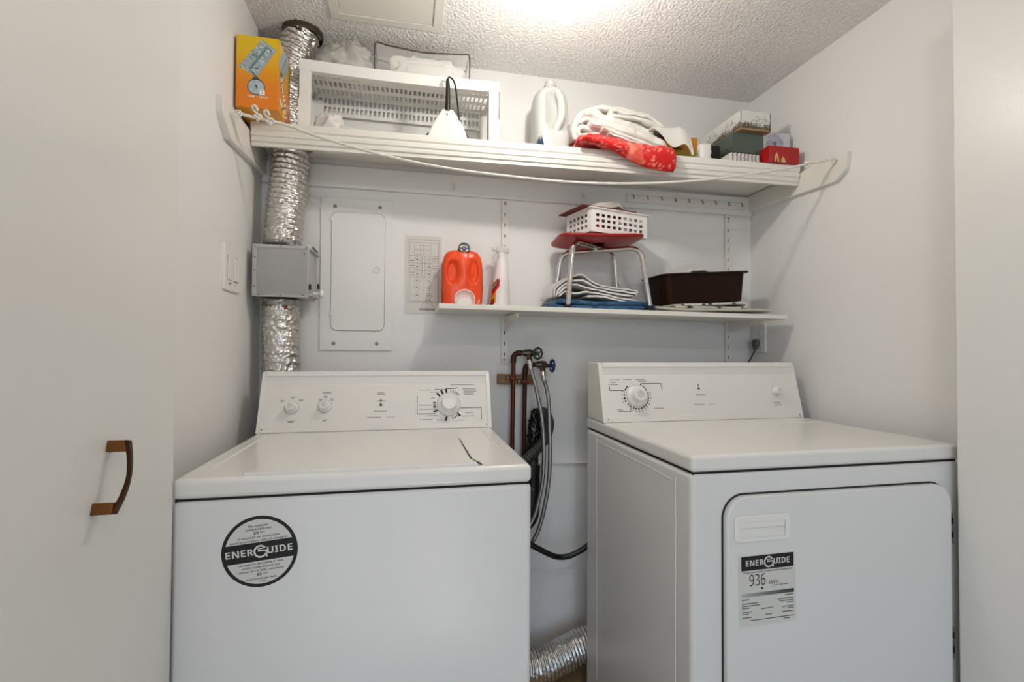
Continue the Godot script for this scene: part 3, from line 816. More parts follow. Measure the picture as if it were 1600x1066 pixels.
func dryer() -> void:
	var x0 := 0.603; var x1 := 1.3386; var zf := 0.833; var zb := 0.19; var cx := (x0 + x1) / 2
	var t := thing("clothes_dryer", "white front-loading clothes dryer with a rectangular sticker on its door", "dryer", Vector3(cx, 0, 0.5))
	var b := B.new(); b.rbox(Vector3(cx, 0.4565, (zf + zb) / 2), Vector3(x1 - x0, 0.867, zf - zb - 0.003), 0.012, 3)
	var cab := part("cabinet", b, M.enamel_front, t)
	for e in 2:                                          # pressed outline on the left flank
		var k := cr3([Vector3(x0, 0.10, 0.29), Vector3(x0, 0.45, 0.285), Vector3(x0, 0.84, 0.285), Vector3(x0, 0.862, 0.305), Vector3(x0, 0.862, 0.5), Vector3(x0, 0.858, 0.74), Vector3(x0, 0.835, 0.765), Vector3(x0, 0.45, 0.765), Vector3(x0, 0.10, 0.765)], 5)
		if e == 1: continue
		b = B.new(); b.tube(k, 0.0012, 8); part("pressed_rib", b, M.enamel_front, cab)
	b = B.new(); b.span(Vector3(x0 + 0.006, 0.88, zb + 0.01), Vector3(x1 - 0.006, 0.90, zf - 0.007)); part("seam_gasket", b, M.gap, t)
	b = B.new(); b.rbox(Vector3(cx, 0.9115, (zf + zb) / 2), Vector3(x1 - x0, 0.037, zf - zb), 0.010, 4)
	var deck := part("top_deck", b, M.enamel, t)
	b = B.new(); b.rbox(Vector3(1.2, 0.9305, 0.405), Vector3(0.245, 0.004, 0.09), 0.0018, 2); part("lint_screen_flap", b, M.enamel, deck)
	var p0 := Vector3(x0, 0.93, 0.3415)
	var F := console(t, x0, x1, p0, 1.118, 0.293, 0.205)
	var nz := F.basis.z
	knob(t, F * Vector3(0.1232, 0.0845, 0), nz, 0.0345, 0.022, 0.034, "timer_dial", -1.75)
	knob(t, F * Vector3(0.6456, 0.0938, 0), nz, 0.0165, 0.012, 0.022, "start_button")
	b = B.new(); b.xf = F; b.col = lin(0.16, 0.16, 0.16)
	b.text("Kenmore", 0.0052, Vector2(0.3557, 0.0844), 0.0003, true, 0, 1.15)
	b.text("EXTRA CAPACITY", 0.0033, Vector2(0.3455, 0.0525), 0.0003, true, 0, 1.1)
	b.col = lin(0.4, 0.4, 0.4); b.text("HEAVY DUTY", 0.0028, Vector2(0.394, 0.0525), 0.0003, false, 0, 1.1)
	b.col = lin(0.2, 0.2, 0.2); logo(b, 0.3513, 0.1125, 0.010)
	b.col = lin(0.12, 0.12, 0.12)
	for k in [[0.0318, 0.124, 0.033, 0.1033], [0.033, 0.1033, 0.0804, 0.1025], [0.1457, 0.1245, 0.2141, 0.1245], [0.2141, 0.1245, 0.2165, 0.105], [0.056, 0.0345, 0.0973, 0.0345], [0.0973, 0.0345, 0.1, 0.049]]:
		b.bar(Vector2(k[0], k[1]), Vector2(k[2], k[3]), 0.002, 0.0003)
	var o := Vector2(0.1232, 0.0845)
	b.arc(o, 0.0395, 0.0435, deg_to_rad(128), deg_to_rad(156), 0.0003, 8); b.arc(o, 0.0395, 0.0425, deg_to_rad(22), deg_to_rad(54), 0.0003, 8); b.arc(o, 0.0395, 0.0425, deg_to_rad(214), deg_to_rad(240), 0.0003, 8)
	for q in [[62, 8], [162, 4], [175, 8], [190, 10], [202, 8], [250, 8], [262, 9], [275, 9], [288, 9], [301, 9], [314, 9], [327, 8], [339, 8], [351, 8], [2, 6], [12, 4]]:
		b.arc(o, 0.0395, 0.0445, deg_to_rad(q[0] - q[1] * 0.5), deg_to_rad(q[0] + q[1] * 0.5), 0.0003, 3)
		if q[0] > 155 or q[0] < 20: b.arc(o, 0.0485, 0.0515, deg_to_rad(q[0] - 2), deg_to_rad(q[0] + 2), 0.0003, 2)
	for k in [[0.036, 0.137, 0.035], [0.038, 0.1285, 0.018], [0.037, 0.122, 0.027], [0.083, 0.1375, 0.03], [0.125, 0.138, 0.034], [0.135, 0.132, 0.03], [0.052, 0.0405, 0.02], [0.18, 0.043, 0.034], [0.63, 0.0545, 0.026], [0.63, 0.046, 0.03]]:
		dashes(b, k[0], k[1], k[2], 0.0022, 0.0002, 9)
	part("panel_print", b, M.print, t)
	# door with its dark surround, moulded grip and hinges
	var dw := 0.613; var dh := 0.55; var dc := Vector2(0.985, 0.565)
	b = B.new(); b.xf = Transform3D(Basis.IDENTITY, Vector3(0, 0, zf - 0.0015))
	b.prism(B.rr(dw + 0.007, dh + 0.007, 0.0535, 10, dc), 0.0, 0.0012); part("door_gasket", b, mat(0.2, 0.2, 0.2, 0.8), t)
	b = B.new(); b.xf = Transform3D(Basis.IDENTITY, Vector3(0, 0, zf - 0.002))
	var gh := B.rr(0.118, 0.036, 0.004, 3, Vector2(0.7645, 0.768))
	b.prism(B.rr(dw, dh, 0.05, 10, dc), 0.003, 0.016, 0.004, gh)
	var dr := part("door", b, M.enamel_front, t)
	b = B.new(); b.xf = Transform3D(Basis.IDENTITY, Vector3(0, 0, zf + 0.0135))
	b.prism(B.rr(0.139, 0.057, 0.008, 5, Vector2(0.7645, 0.7705)), 0.0, 0.005, 0.002, B.rr(0.114, 0.035, 0.004, 3, Vector2(0.7645, 0.768)))
	var grip := part("grip_frame", b, M.plastic, dr)
	b = B.new()                                          # pocket: dished floor behind the frame
	b.xf = Transform3D(Basis.IDENTITY, Vector3(0.7645, 0.768, zf + 0.0135))
	b.quad(Vector3(-0.058, -0.018, -0.006), Vector3(0.058, -0.018, -0.006), Vector3(0.058, 0.004, -0.0115), Vector3(-0.058, 0.004, -0.0115))
	b.quad(Vector3(-0.058, 0.004, -0.0115), Vector3(0.058, 0.004, -0.0115), Vector3(0.058, 0.018, -0.0115), Vector3(-0.058, 0.018, -0.0115))
	part("grip_pocket", b, M.plastic, grip)
	b = B.new(); b.xf = Transform3D(Basis.IDENTITY, Vector3(0.7645, 0.768, zf + 0.0135)); b.rbox(Vector3(0, 0.0105, -0.001), Vector3(0.114, 0.016, 0.012), 0.004); part("grip_lip", b, M.plastic, grip)
	for y in [0.73, 0.455]:
		b = B.new(); b.rbox(Vector3(1.2965, y, zf + 0.004), Vector3(0.006, 0.074, 0.014), 0.0015)
		var hg := part("hinge", b, M.screw, dr)
		for k in [-0.022, 0.012]: b = B.new(); b.span(Vector3(1.2925, y + k, zf + 0.004), Vector3(1.2985, y + k + 0.014, zf + 0.0115)); part("hinge_slot", b, M.gap, hg)
	# sticker
	b = B.new(); b.xf = Transform3D(Basis(Vector3(0, 0, 1), 0.012), Vector3(0.7775, 0.637, zf + 0.0141))
	b.col = lin(0.83, 0.825, 0.80); b.rect(-0.072, -0.078, 0.072, 0.0755, 0.0002)
	b.col = lin(0.05, 0.05, 0.05)
	b.rect(-0.0645, 0.0425, 0.0675, 0.0735, 0.0004)
	b.text("936", 0.024, Vector2(-0.025, 0.020), 0.0004, false, 0, 0.78); b.text("kWh", 0.0085, Vector2(0.0155, 0.0125), 0.0004, false, 0, 1.1)
	b.text("Energy consumption / Consommation énergétique", 0.0033, Vector2(0.002, 0.0382), 0.0004, true, 0, 1.12)
	b.text("per year / par année", 0.003, Vector2(0.032, 0.0055), 0.0004, true, 0)
	b.poly(PackedVector2Array([Vector2(-0.0175, 0.0035), Vector2(-0.009, 0.0035), Vector2(-0.0135, -0.0015)]), 0.0004)
	for i in 24:
		var g := 0.72 - 0.5 * i / 23.0
		b.col = lin(g, g, g); b.rect(-0.0645 + i * 0.0055, -0.0145, -0.0645 + (i + 1) * 0.0055, -0.0065, 0.0004)
	b.col = lin(0.2, 0.2, 0.2)
	for k in [[-0.064, -0.020, 0.018], [0.044, -0.0185, 0.022], [-0.064, -0.0285, 0.04], [-0.064, -0.0335, 0.044], [-0.064, -0.038, 0.02], [0.026, -0.0265, 0.04], [0.03, -0.031, 0.036], [0.048, -0.0355, 0.018], [-0.064, -0.0465, 0.024], [-0.064, -0.051, 0.016], [-0.016, -0.0425, 0.03], [0.036, -0.044, 0.03], [0.05, -0.048, 0.016], [-0.064, -0.0585, 0.024], [-0.006, -0.0565, 0.016], [0.036, -0.055, 0.03], [-0.045, -0.0655, 0.112], [0.04, -0.07, 0.016]]:
		dashes(b, k[0], k[1], k[2], 0.0021, 0.0004, 11)
	b.col = lin(0.84, 0.83, 0.81)
	b.text("ENER", 0.0125, Vector2(-0.0085, 0.058), 0.0006, true, 1, 1.05); b.text("UIDE", 0.0125, Vector2(0.0165, 0.058), 0.0006, true, -1, 1.05)
	energy_g(b, Vector2(0.004, 0.058), 0.0125)
	part("energy_sticker", b, M.print, dr, "white rectangular energy sticker with a black heading")

# ---------------------------------------------------------------- ducts
func duct_mesh(line: Array, r: float, pitch: float, ridge: float, crinkle: float, seed: float) -> B:
	var p := cr3(line, 60)
	var len := 0.0; var acc := PackedFloat32Array()
	for i in p.size():
		if i > 0: len += p[i].distance_to(p[i - 1])
		acc.append(len)
	var nu := int(len / 0.0032)
	var rings := []
	var s := Vector3.ZERO; var k := 0
	for i in nu + 1:
		var d := len * i / nu
		while k < p.size() - 2 and acc[k + 1] < d: k += 1
		var q := p[k].lerp(p[k + 1], clampf((d - acc[k]) / maxf(acc[k + 1] - acc[k], 1e-6), 0, 1))
		var tn := (p[mini(k + 2, p.size() - 1)] - p[maxi(k - 1, 0)]).normalized()
		if i == 0: s = tn.cross(Vector3(0, 0, 1) if absf(tn.z) < 0.9 else Vector3(0, 1, 0)).normalized()
		s = (s - tn * s.dot(tn)).normalized()
		rings.append([q, s, tn.cross(s), d])
	var b := B.new()
	b.grid(nu, 96, func(u: float, t: float) -> Vector3:
		var g: Array = rings[int(round(u * nu))]
		var a := TAU * t
		var dir: Vector3 = g[1] * cos(a) + g[2] * sin(a)
		var ph := fposmod(g[3] / pitch + t, 1.0)
		var w := absf(ph - 0.5) * 2.0
		var fold := pow(w, 3.0)
		var q: Vector3 = g[0] + dir * r
		var cr := ns(q + Vector3(seed, 0, 0), 70.0) * crinkle + absf(ns(q + Vector3(0, seed, 0), 150.0)) * crinkle * 0.9
		return g[0] + dir * (r - ridge + ridge * fold + cr)
	, false, true)
	return b

func clamp_ring(at: Vector3, r: float, h: float) -> B:
	var b := B.new(); b.xf = Transform3D(Basis.IDENTITY, at)
	b.lathe([Vector2(r, -h / 2), Vector2(r + 0.0015, -h / 2), Vector2(r + 0.0015, h / 2), Vector2(r, h / 2)], 48)
	b.xf = Transform3D(Basis(Vector3.UP, 0.5), at + Vector3(0.021, 0, r * 0.94))
	b.rbox(Vector3(0, 0, 0.003), Vector3(0.018, h * 1.1, 0.009), 0.002)
	b.xf.origin += Vector3(-0.013, 0, 0.004)
	b.xf = b.xf * Transform3D(Basis(Vector3(0, 0, 1), PI / 2), Vector3.ZERO)
	b.lathe([Vector2(0, -0.006), Vector2(0.0045, -0.006), Vector2(0.0045, 0.006), Vector2(0, 0.006)], 10)
	return b

func ducts() -> void:
	var t := thing("foil_duct", "upper crinkled foil duct rising through the shelf to the ceiling collar", "duct", Vector3(-0.39, 1.5, 0.08))
	part("hose", duct_mesh([Vector3(-0.352, 2.20, 0.085), Vector3(-0.379, 2.10, 0.078), Vector3(-0.401, 2.02, 0.074), Vector3(-0.398, 1.90, 0.078), Vector3(-0.386, 1.82, 0.084), Vector3(-0.381, 1.78, 0.085), Vector3(-0.385, 1.70, 0.085), Vector3(-0.394, 1.60, 0.086), Vector3(-0.403, 1.49, 0.088)], 0.0585, 0.0165, 0.006, 0.0042, 1.0), M.foil, t)
	part("clamp", clamp_ring(Vector3(-0.402, 1.497, 0.088), 0.056, 0.011), M.steel, t)
	var b := B.new(); b.xf = Transform3D(Basis.IDENTITY, Vector3(-0.349, 0, 0.085))
	b.lathe([Vector2(0.0605, 2.184), Vector2(0.0625, 2.184), Vector2(0.063, 2.190), Vector2(0.0645, 2.191), Vector2(0.0645, 2.195), Vector2(0.0625, 2.196), Vector2(0.063, YC), Vector2(0.0605, YC), Vector2(0.0605, 2.184)], 56)
	part("ceiling_collar", b, M.brass, t, "dark metal ceiling collar")
	t = thing("foil_duct", "lower crinkled foil duct running down behind the washing machine", "duct", Vector3(-0.404, 0.7, 0.085))
	part("hose", duct_mesh([Vector3(-0.403, 1.315, 0.085), Vector3(-0.404, 1.2, 0.084), Vector3(-0.401, 1.08, 0.083), Vector3(-0.40, 0.95, 0.08), Vector3(-0.40, 0.75, 0.08)], 0.0560, 0.027, 0.0035, 0.0048, 5.0), M.foil, t)
	part("clamp", clamp_ring(Vector3(-0.403, 1.302, 0.085), 0.055, 0.014), M.steel, t)
	b = B.new(); b.xf = Transform3D(Basis(Vector3.UP, 0.4), Vector3(-0.377, 1.289, 0.138)); b.rbox(Vector3.ZERO, Vector3(0.009, 0.010, 0.008), 0.002); part("clamp_tab", b, mat(0.5, 0.2, 0.12, 0.5), t, "rust-red clamp tab")
	t = thing("foil_duct", "crinkled foil duct curving along the floor between the two machines", "duct", Vector3(0.5, 0.0, 0.1))
	part("hose", duct_mesh([Vector3(0.14, 0.062, 0.078), Vector3(0.24, 0.062, 0.085), Vector3(0.33, 0.064, 0.118), Vector3(0.40, 0.064, 0.138), Vector3(0.47, 0.070, 0.138), Vector3(0.54, 0.088, 0.128), Vector3(0.61, 0.105, 0.118), Vector3(0.70, 0.115, 0.115), Vector3(0.82, 0.12, 0.115)], 0.059, 0.0125, 0.006, 0.0025, 9.0), M.foil, t)
	# heat diverter box between the two runs
	t = thing("diverter_box", "galvanised metal dryer vent box with a white knob on its open side", "vent box", Vector3(-0.39, 1.32, 0.09))
	b = B.new(); b.rbox(Vector3(-0.3895, 1.4, 0.089), Vector3(0.158, 0.158, 0.136), 0.002); var body := part("body", b, M.galv, t)
	b = B.new()
	b.xf = Transform3D(Basis.IDENTITY, Vector3(-0.389, 1.4, 0.157))
	b.prism(B.rr(0.164, 0.162, 0.002, 2), 0.0, 0.0018, 0.0006, B.rr(0.146, 0.146, 0.002, 2, Vector2(0.003, -0.002)))
	part("front_flange", b, M.galv, t)
	var k := 0
	for q in [[-0.075, 0.074], [0.0, 0.076], [0.074, 0.074], [-0.075, 0.04], [-0.076, 0.0], [-0.076, -0.05], [-0.062, -0.076], [0.0, -0.077], [0.066, -0.074], [0.068, 0.056]]:
		b = B.new(); b.xf = Transform3D(Basis.IDENTITY, Vector3(-0.389 + q[0], 1.4 + q[1], 0.1585)); b.prism(B.circle(0.0018, 10), 0, 0.0012, 0.0005); part("rivet", b, M.gap, t)
	b = B.new(); b.rbox(Vector3(-0.3085, 1.4, 0.088), Vector3(0.004, 0.145, 0.118), 0.001)
	var sd := part("sliding_plate", b, M.galv, t)
	b = B.new(); b.rbox(Vector3(-0.305, 1.4, 0.085), Vector3(0.006, 0.145, 0.002), 0.0008); part("plate_fold", b, M.galv, sd)
	for y in [1.472, 1.328]: b = B.new(); b.rbox(Vector3(-0.303, y, 0.09), Vector3(0.012, 0.006, 0.125), 0.001); part("track", b, M.galv, t)
	b = B.new(); b.rbox(Vector3(-0.2985, 1.4775, 0.105), Vector3(0.003, 0.010, 0.085), 0.001); part("seal", b, M.black, t, "black rubber seal")
	for q in [Vector3(-0.303, 1.352, 0.158), Vector3(-0.297, 1.367, 0.05)]: b = B.new(); b.rbox(q, Vector3(0.007, 0.017, 0.007), 0.001); part("clip", b, M.black, t, "black spring clip")
	b = B.new(); b.xf = frame(Vector3(-0.304, 1.337, 0.1), Vector3(0, 0, 1), Vector3(1, 0, 0.12)); b.lathe([Vector2(0.0045, 0), Vector2(0.0045, 0.02), Vector2(0.006, 0.021), Vector2(0.0125, 0.023), Vector2(0.0135, 0.028), Vector2(0.011, 0.032), Vector2(0, 0.033)], 24); part("knob", b, M.plastic, t, "white plastic knob")

# ---------------------------------------------------------------- fittings on the walls
func wall_fittings() -> void:
	# breaker panel
	var t := thing("breaker_panel", "flat painted electrical panel with a hinged door flush on the back wall", "electrical panel", Vector3(-0.178, 1.42, 0))
	var b := B.new(); b.xf = Transform3D(Basis.IDENTITY, Vector3(-0.178, 1.419, 0.0))
	b.prism(B.rr(0.242, 0.53, 0.002, 2), 0.0, 0.006, 0.0015)
	part("cover", b, M.wall, t)
	b = B.new(); b.xf = Transform3D(Basis.IDENTITY, Vector3(-0.1735, 1.429, 0.006)); b.prism(B.rr(0.182, 0.415, 0.022, 6), 0.0, 0.0006); part("door_seam", b, mat(0.6, 0.58, 0.55, 0.7), t)
	b = B.new(); b.xf = Transform3D(Basis.IDENTITY, Vector3(-0.1735, 1.429, 0.006)); b.prism(B.rr(0.179, 0.412, 0.021, 6), 0.0, 0.003, 0.0014); var d := part("door", b, M.wall, t)
	b = B.new(); b.xf = frame(Vector3(-0.11, 1.437, 0.009), Vector3(1, 0, 0), Vector3(0, 0, -1)).rotated_local(Vector3.RIGHT, PI)
	b.xf = Transform3D(Basis(Vector3(1, 0, 0), Vector3(0, 0, 1), Vector3(0, -1, 0)), Vector3(-0.11, 1.437, 0.009))
	b.lathe([Vector2(0.0125, 0), Vector2(0.0125, 0.002), Vector2(0.010, 0.003), Vector2(0.0085, 0.0008), Vector2(0, 0.0008)], 24); part("latch", b, M.shelf, d)
	for y in [1.61, 1.28]: b = B.new(); b.rbox(Vector3(-0.263, y, 0.0075), Vector3(0.009, 0.016, 0.006), 0.0015); part("hinge", b, M.wall, d)
	for q in [Vector2(-0.252, 1.654), Vector2(-0.101, 1.659), Vector2(-0.252, 1.178), Vector2(-0.108, 1.178)]:
		b = B.new(); b.xf = Transform3D(Basis(Vector3(1, 0, 0), Vector3(0, 0, 1), Vector3(0, -1, 0)), Vector3(q.x, q.y, 0.006)); b.lathe([Vector2(0.0062, 0), Vector2(0.0062, 0.001), Vector2(0.004, 0.0025), Vector2(0.0012, 0.0025), Vector2(0.0012, 0.0012), Vector2(0, 0.0012)], 16); part("screw", b, M.screw, t)
	# circuit chart
	t = thing("circuit_chart", "printed circuit chart on white paper fixed to the back wall beside the electrical panel", "paper", Vector3(0.05, 1.43, 0))
	b = B.new(); b.rbox(Vector3(0.0515, 1.427, 0.0012), Vector3(0.131, 0.282, 0.0008), 0.0003, 1); part("sheet", b, mat(0.86, 0.845, 0.82, 0.7), t)
	b = B.new(); b.xf = Transform3D(Basis.IDENTITY, Vector3(-0.014, 1.568, 0.0018)); b.col = lin(0.25, 0.25, 0.25)
	var S := 0.282 / 770.0                               # print laid out on a 350 x 770 grid
	var ln := func(x0: float, y0: float, x1: float, y1: float, w := 2.2) -> void: b.bar(Vector2(x0, -y0) * S, Vector2(x1, -y1) * S, w * S, 0.0)
	for q in [[30, 40, 330, 40], [30, 40, 30, 655], [30, 655, 330, 655], [330, 40, 330, 655], [45, 70, 320, 70], [45, 70, 45, 645], [45, 645, 320, 645], [320, 70, 320, 645]]: ln.call(q[0], q[1], q[2], q[3])
	for q in [[90, 95], [90, 147]]:
		for e in [[0, 0, 160, 0], [0, 38, 160, 38], [0, 0, 0, 38], [160, 0, 160, 38], [60, -8, 60, 46], [90, -8, 90, 46]]: ln.call(q[0] + e[0], q[1] + e[1], q[0] + e[2], q[1] + e[3], 1.8)
	for y in [200, 270, 340, 410]: ln.call(45, y, 320, y)
	for x in [155, 165, 195]: ln.call(x, 200, x, 410)
	for x in [118, 240]:
		for y in [235, 305, 375, 445, 515, 590]: b.arc(Vector2(x, -y) * S, 24 * S, 26 * S, 0, TAU, 0.0, 20); b.rect((x - 8) * S, -(y + 5) * S, (x + 8) * S, -(y - 5) * S)
	for x in [60, 175, 185, 290]: ln.call(x, 410, x, 640, 1.0)
	for y in [225, 250, 295, 320, 365, 390]:
		for x in [52, 272]: dashes(b, x * S, -y * S, 40 * S, 0.0022, 0.0, 3)
	ln.call(160, 700, 210, 632); ln.call(285, 700, 240, 632)
	b.prism(B.circle(6 * S, 10, Vector2(210, -632) * S), 0, 0.0001); b.prism(B.circle(6 * S, 10, Vector2(242, -634) * S), 0, 0.0001)
	for y in [720, 733]: dashes(b, 145 * S, -y * S, 175 * S, 0.003, 0.0, 8)
	part("diagram_print", b, M.print, t)
	# hook rail on the batten
	t = thing("hook_rail", "white strip with a row of tiny hooks on the batten under the upper shelf", "hook rail", Vector3(1.096, 1.75, 0.016))
	b = B.new(); b.rbox(Vector3(1.096, 1.754, 0.019), Vector3(0.53, 0.03, 0.006), 0.0015); part("strip", b, M.shelf, t)
	for i in 9:
		var x := 0.856 + i * 0.06
		b = B.new(); b.tube(cr3([Vector3(x, 1.765, 0.021), Vector3(x, 1.766, 0.028), Vector3(x, 1.759, 0.029), Vector3(x, 1.753, 0.028), Vector3(x, 1.752, 0.033), Vector3(x, 1.757, 0.036)], 4), 0.0015, 7); part("hook", b, M.screw, t)
	for x in [0.155, 0.651]:
		t = thing("wall_hook", "small white painted hook on the batten above the orange jug" if x < 0.5 else "small white painted hook on the batten above the white basket", "hook", Vector3(x, 1.75, 0.016), "small white batten hooks")
		b = B.new(); b.rbox(Vector3(x, 1.75, 0.0175), Vector3(0.016, 0.032, 0.003), 0.001); part("plate", b, M.shelf, t)
		b = B.new(); b.tube(cr3([Vector3(x, 1.757, 0.018), Vector3(x, 1.750, 0.027), Vector3(x, 1.742, 0.029), Vector3(x, 1.739, 0.036), Vector3(x, 1.745, 0.04)], 4), 0.002, 8); part("prong", b, M.shelf, t)
	# light switches on the left wall
	t = thing("switch_plate", "white double switch plate with two flat rockers on the left wall", "light switch", Vector3(XL, 1.38, 0.288))
	var xf := Transform3D(Basis(Vector3(0, 0, -1), Vector3(0, 1, 0), Vector3(1, 0, 0)), Vector3(XL, 1.380, 0.288))
	b = B.new(); b.xf = xf; b.prism(B.rr(0.128, 0.126, 0.004, 4), 0, 0.007, 0.003); part("plate", b, M.plastic, t)
	for e in 2:
		b = B.new(); b.xf = xf * Transform3D(Basis.IDENTITY, Vector3(-0.024 + e * 0.048, 0, 0.007)); b.prism(B.rr(0.036, 0.07, 0.002, 2), 0, 0.0003); part("rocker_gap", b, mat(0.62, 0.6, 0.57, 0.7), t)
		b = B.new(); b.xf = xf * Transform3D(Basis(Vector3(1, 0, 0), 0.07 if e == 0 else -0.05), Vector3(-0.024 + e * 0.048, 0, 0.0055)); b.rbox(Vector3(0, 0, 0.002), Vector3(0.0335, 0.067, 0.006), 0.002); part("rocker", b, M.plastic, t)
		b = B.new(); b.xf = xf * Transform3D(Basis.IDENTITY, Vector3(-0.024 + e * 0.048, -0.043, 0.007)); b.rbox(Vector3(0, 0, 0.001), Vector3(0.012, 0.003, 0.003), 0.001); part("slider", b, M.screw if e == 0 else M.plastic, t)
	# outlet with a plug on the right wall
	t = thing("wall_outlet", "white duplex outlet plate on the right wall under the lower shelf", "outlet", Vector3(XR, 1.21, 0.056))
	xf = Transform3D(Basis(Vector3(0, 0, 1), Vector3(0, 1, 0), Vector3(-1, 0, 0)), Vector3(XR, 1.21, 0.056))
	b = B.new(); b.xf = xf; b.prism(B.rr(0.074, 0.117, 0.004, 4), 0, 0.007, 0.003); part("plate", b, M.plastic, t)
	for y in [0.021, -0.021]:
		b = B.new(); b.xf = xf; b.prism(B.rr(0.03, 0.029, 0.008, 5, Vector2(0, y)), 0.006, 0.0085, 0.001); var s := part("socket", b, M.plastic, t)
		for q in [[-0.0065, 0.004, 0.0022, 0.008], [0.0065, 0.004, 0.0022, 0.007], [0.0, -0.007, 0.004, 0.004]]: b = B.new(); b.xf = xf; b.rbox(Vector3(q[0], y + q[1], 0.0085), Vector3(q[2], q[3], 0.0008), 0.0003, 1); part("slot", b, M.gap, s)
	t = thing("power_plug", "grey power plug and its cord in the outlet below the lower shelf", "plug", Vector3(XR - 0.02, 1.19, 0.056))
	b = B.new(); b.xf = xf; b.rbox(Vector3(-0.002, -0.019, 0.019), Vector3(0.03, 0.03, 0.021), 0.007, 3); b.rbox(Vector3(-0.003, -0.036, 0.021), Vector3(0.018, 0.02, 0.015), 0.006, 3); part("plug_body", b, mat(0.38, 0.37, 0.33, 0.6), t)
	b = B.new(); b.tube(cr3([xf * Vector3(-0.003, -0.042, 0.021), xf * Vector3(-0.012, -0.062, 0.022), xf * Vector3(-0.028, -0.085, 0.024), xf * Vector3(-0.045, -0.12, 0.03), xf * Vector3(-0.05, -0.2, 0.035)], 6), 0.0035, 10); part("cord", b, mat(0.36, 0.35, 0.31, 0.6), t)
	# thin white strip along the wall joint low down
	t = thing("wall_strip", "thin white strip along the wall joint low between the two machines", "strip", Vector3(0.55, 0.73, 0))
	b = B.new(); b.xf = Transform3D(Basis(Vector3(0, 0, 1), -0.03), Vector3(0.55, 0.731, 0.004)); b.rbox(Vector3.ZERO, Vector3(0.34, 0.007, 0.008), 0.002); part("strip_body", b, M.shelf, t)

# ---------------------------------------------------------------- plumbing between the machines
func valve(t: Node3D, at: Vector3, axis: Vector3, r: float, m: Material, tint: String) -> void:
	var z := axis.normalized(); var x := Vector3.UP.cross(z).normalized(); var y := z.cross(x)
	var xf := Transform3D(Basis(x, y, z), at)
	var b := B.new(); b.xf = xf
	var rim := PackedVector3Array()
	for i in 64:
		var a := TAU * i / 64
		rim.append(Vector3(cos(a), sin(a), 0) * (r + 0.0022 * cos(8 * a)))
	b.tube(rim, 0.0036, 8, false, true)
	for i in 4:
		var a := TAU * (i + 0.3) / 4
		b.tube(PackedVector3Array([Vector3(cos(a), sin(a), 0) * 0.004, Vector3(cos(a), sin(a), 0.0) * r]), 0.0026, 7)
	b.xf = xf * Transform3D(Basis(Vector3(1, 0, 0), Vector3(0, 0, 1), Vector3(0, -1, 0)), Vector3(0, 0, -0.004))
	b.lathe([Vector2(0, 0), Vector2(0.0065, 0), Vector2(0.0065, 0.008), Vector2(0, 0.008)], 16)
	var w := part("hand_wheel", b, m, t, tint + " cast hand wheel")
	b = B.new(); b.xf = xf * Transform3D(Basis(Vector3(1, 0, 0), Vector3(0, 0, 1), Vector3(0, -1, 0)), Vector3(0, 0, 0.004))
	b.lathe([Vector2(0.0045, 0), Vector2(0.0045, 0.002), Vector2(0.003, 0.003), Vector2(0, 0.003)], 12); part("wheel_screw", b, M.screw, w)
	b = B.new(); b.tube(PackedVector3Array([at - z * 0.004, at - z * 0.026]), 0.0042, 12); b.tube(PackedVector3Array([at - z * 0.016, at - z * 0.03]), 0.0085, 6); part("valve_stem", b, M.brass, t)

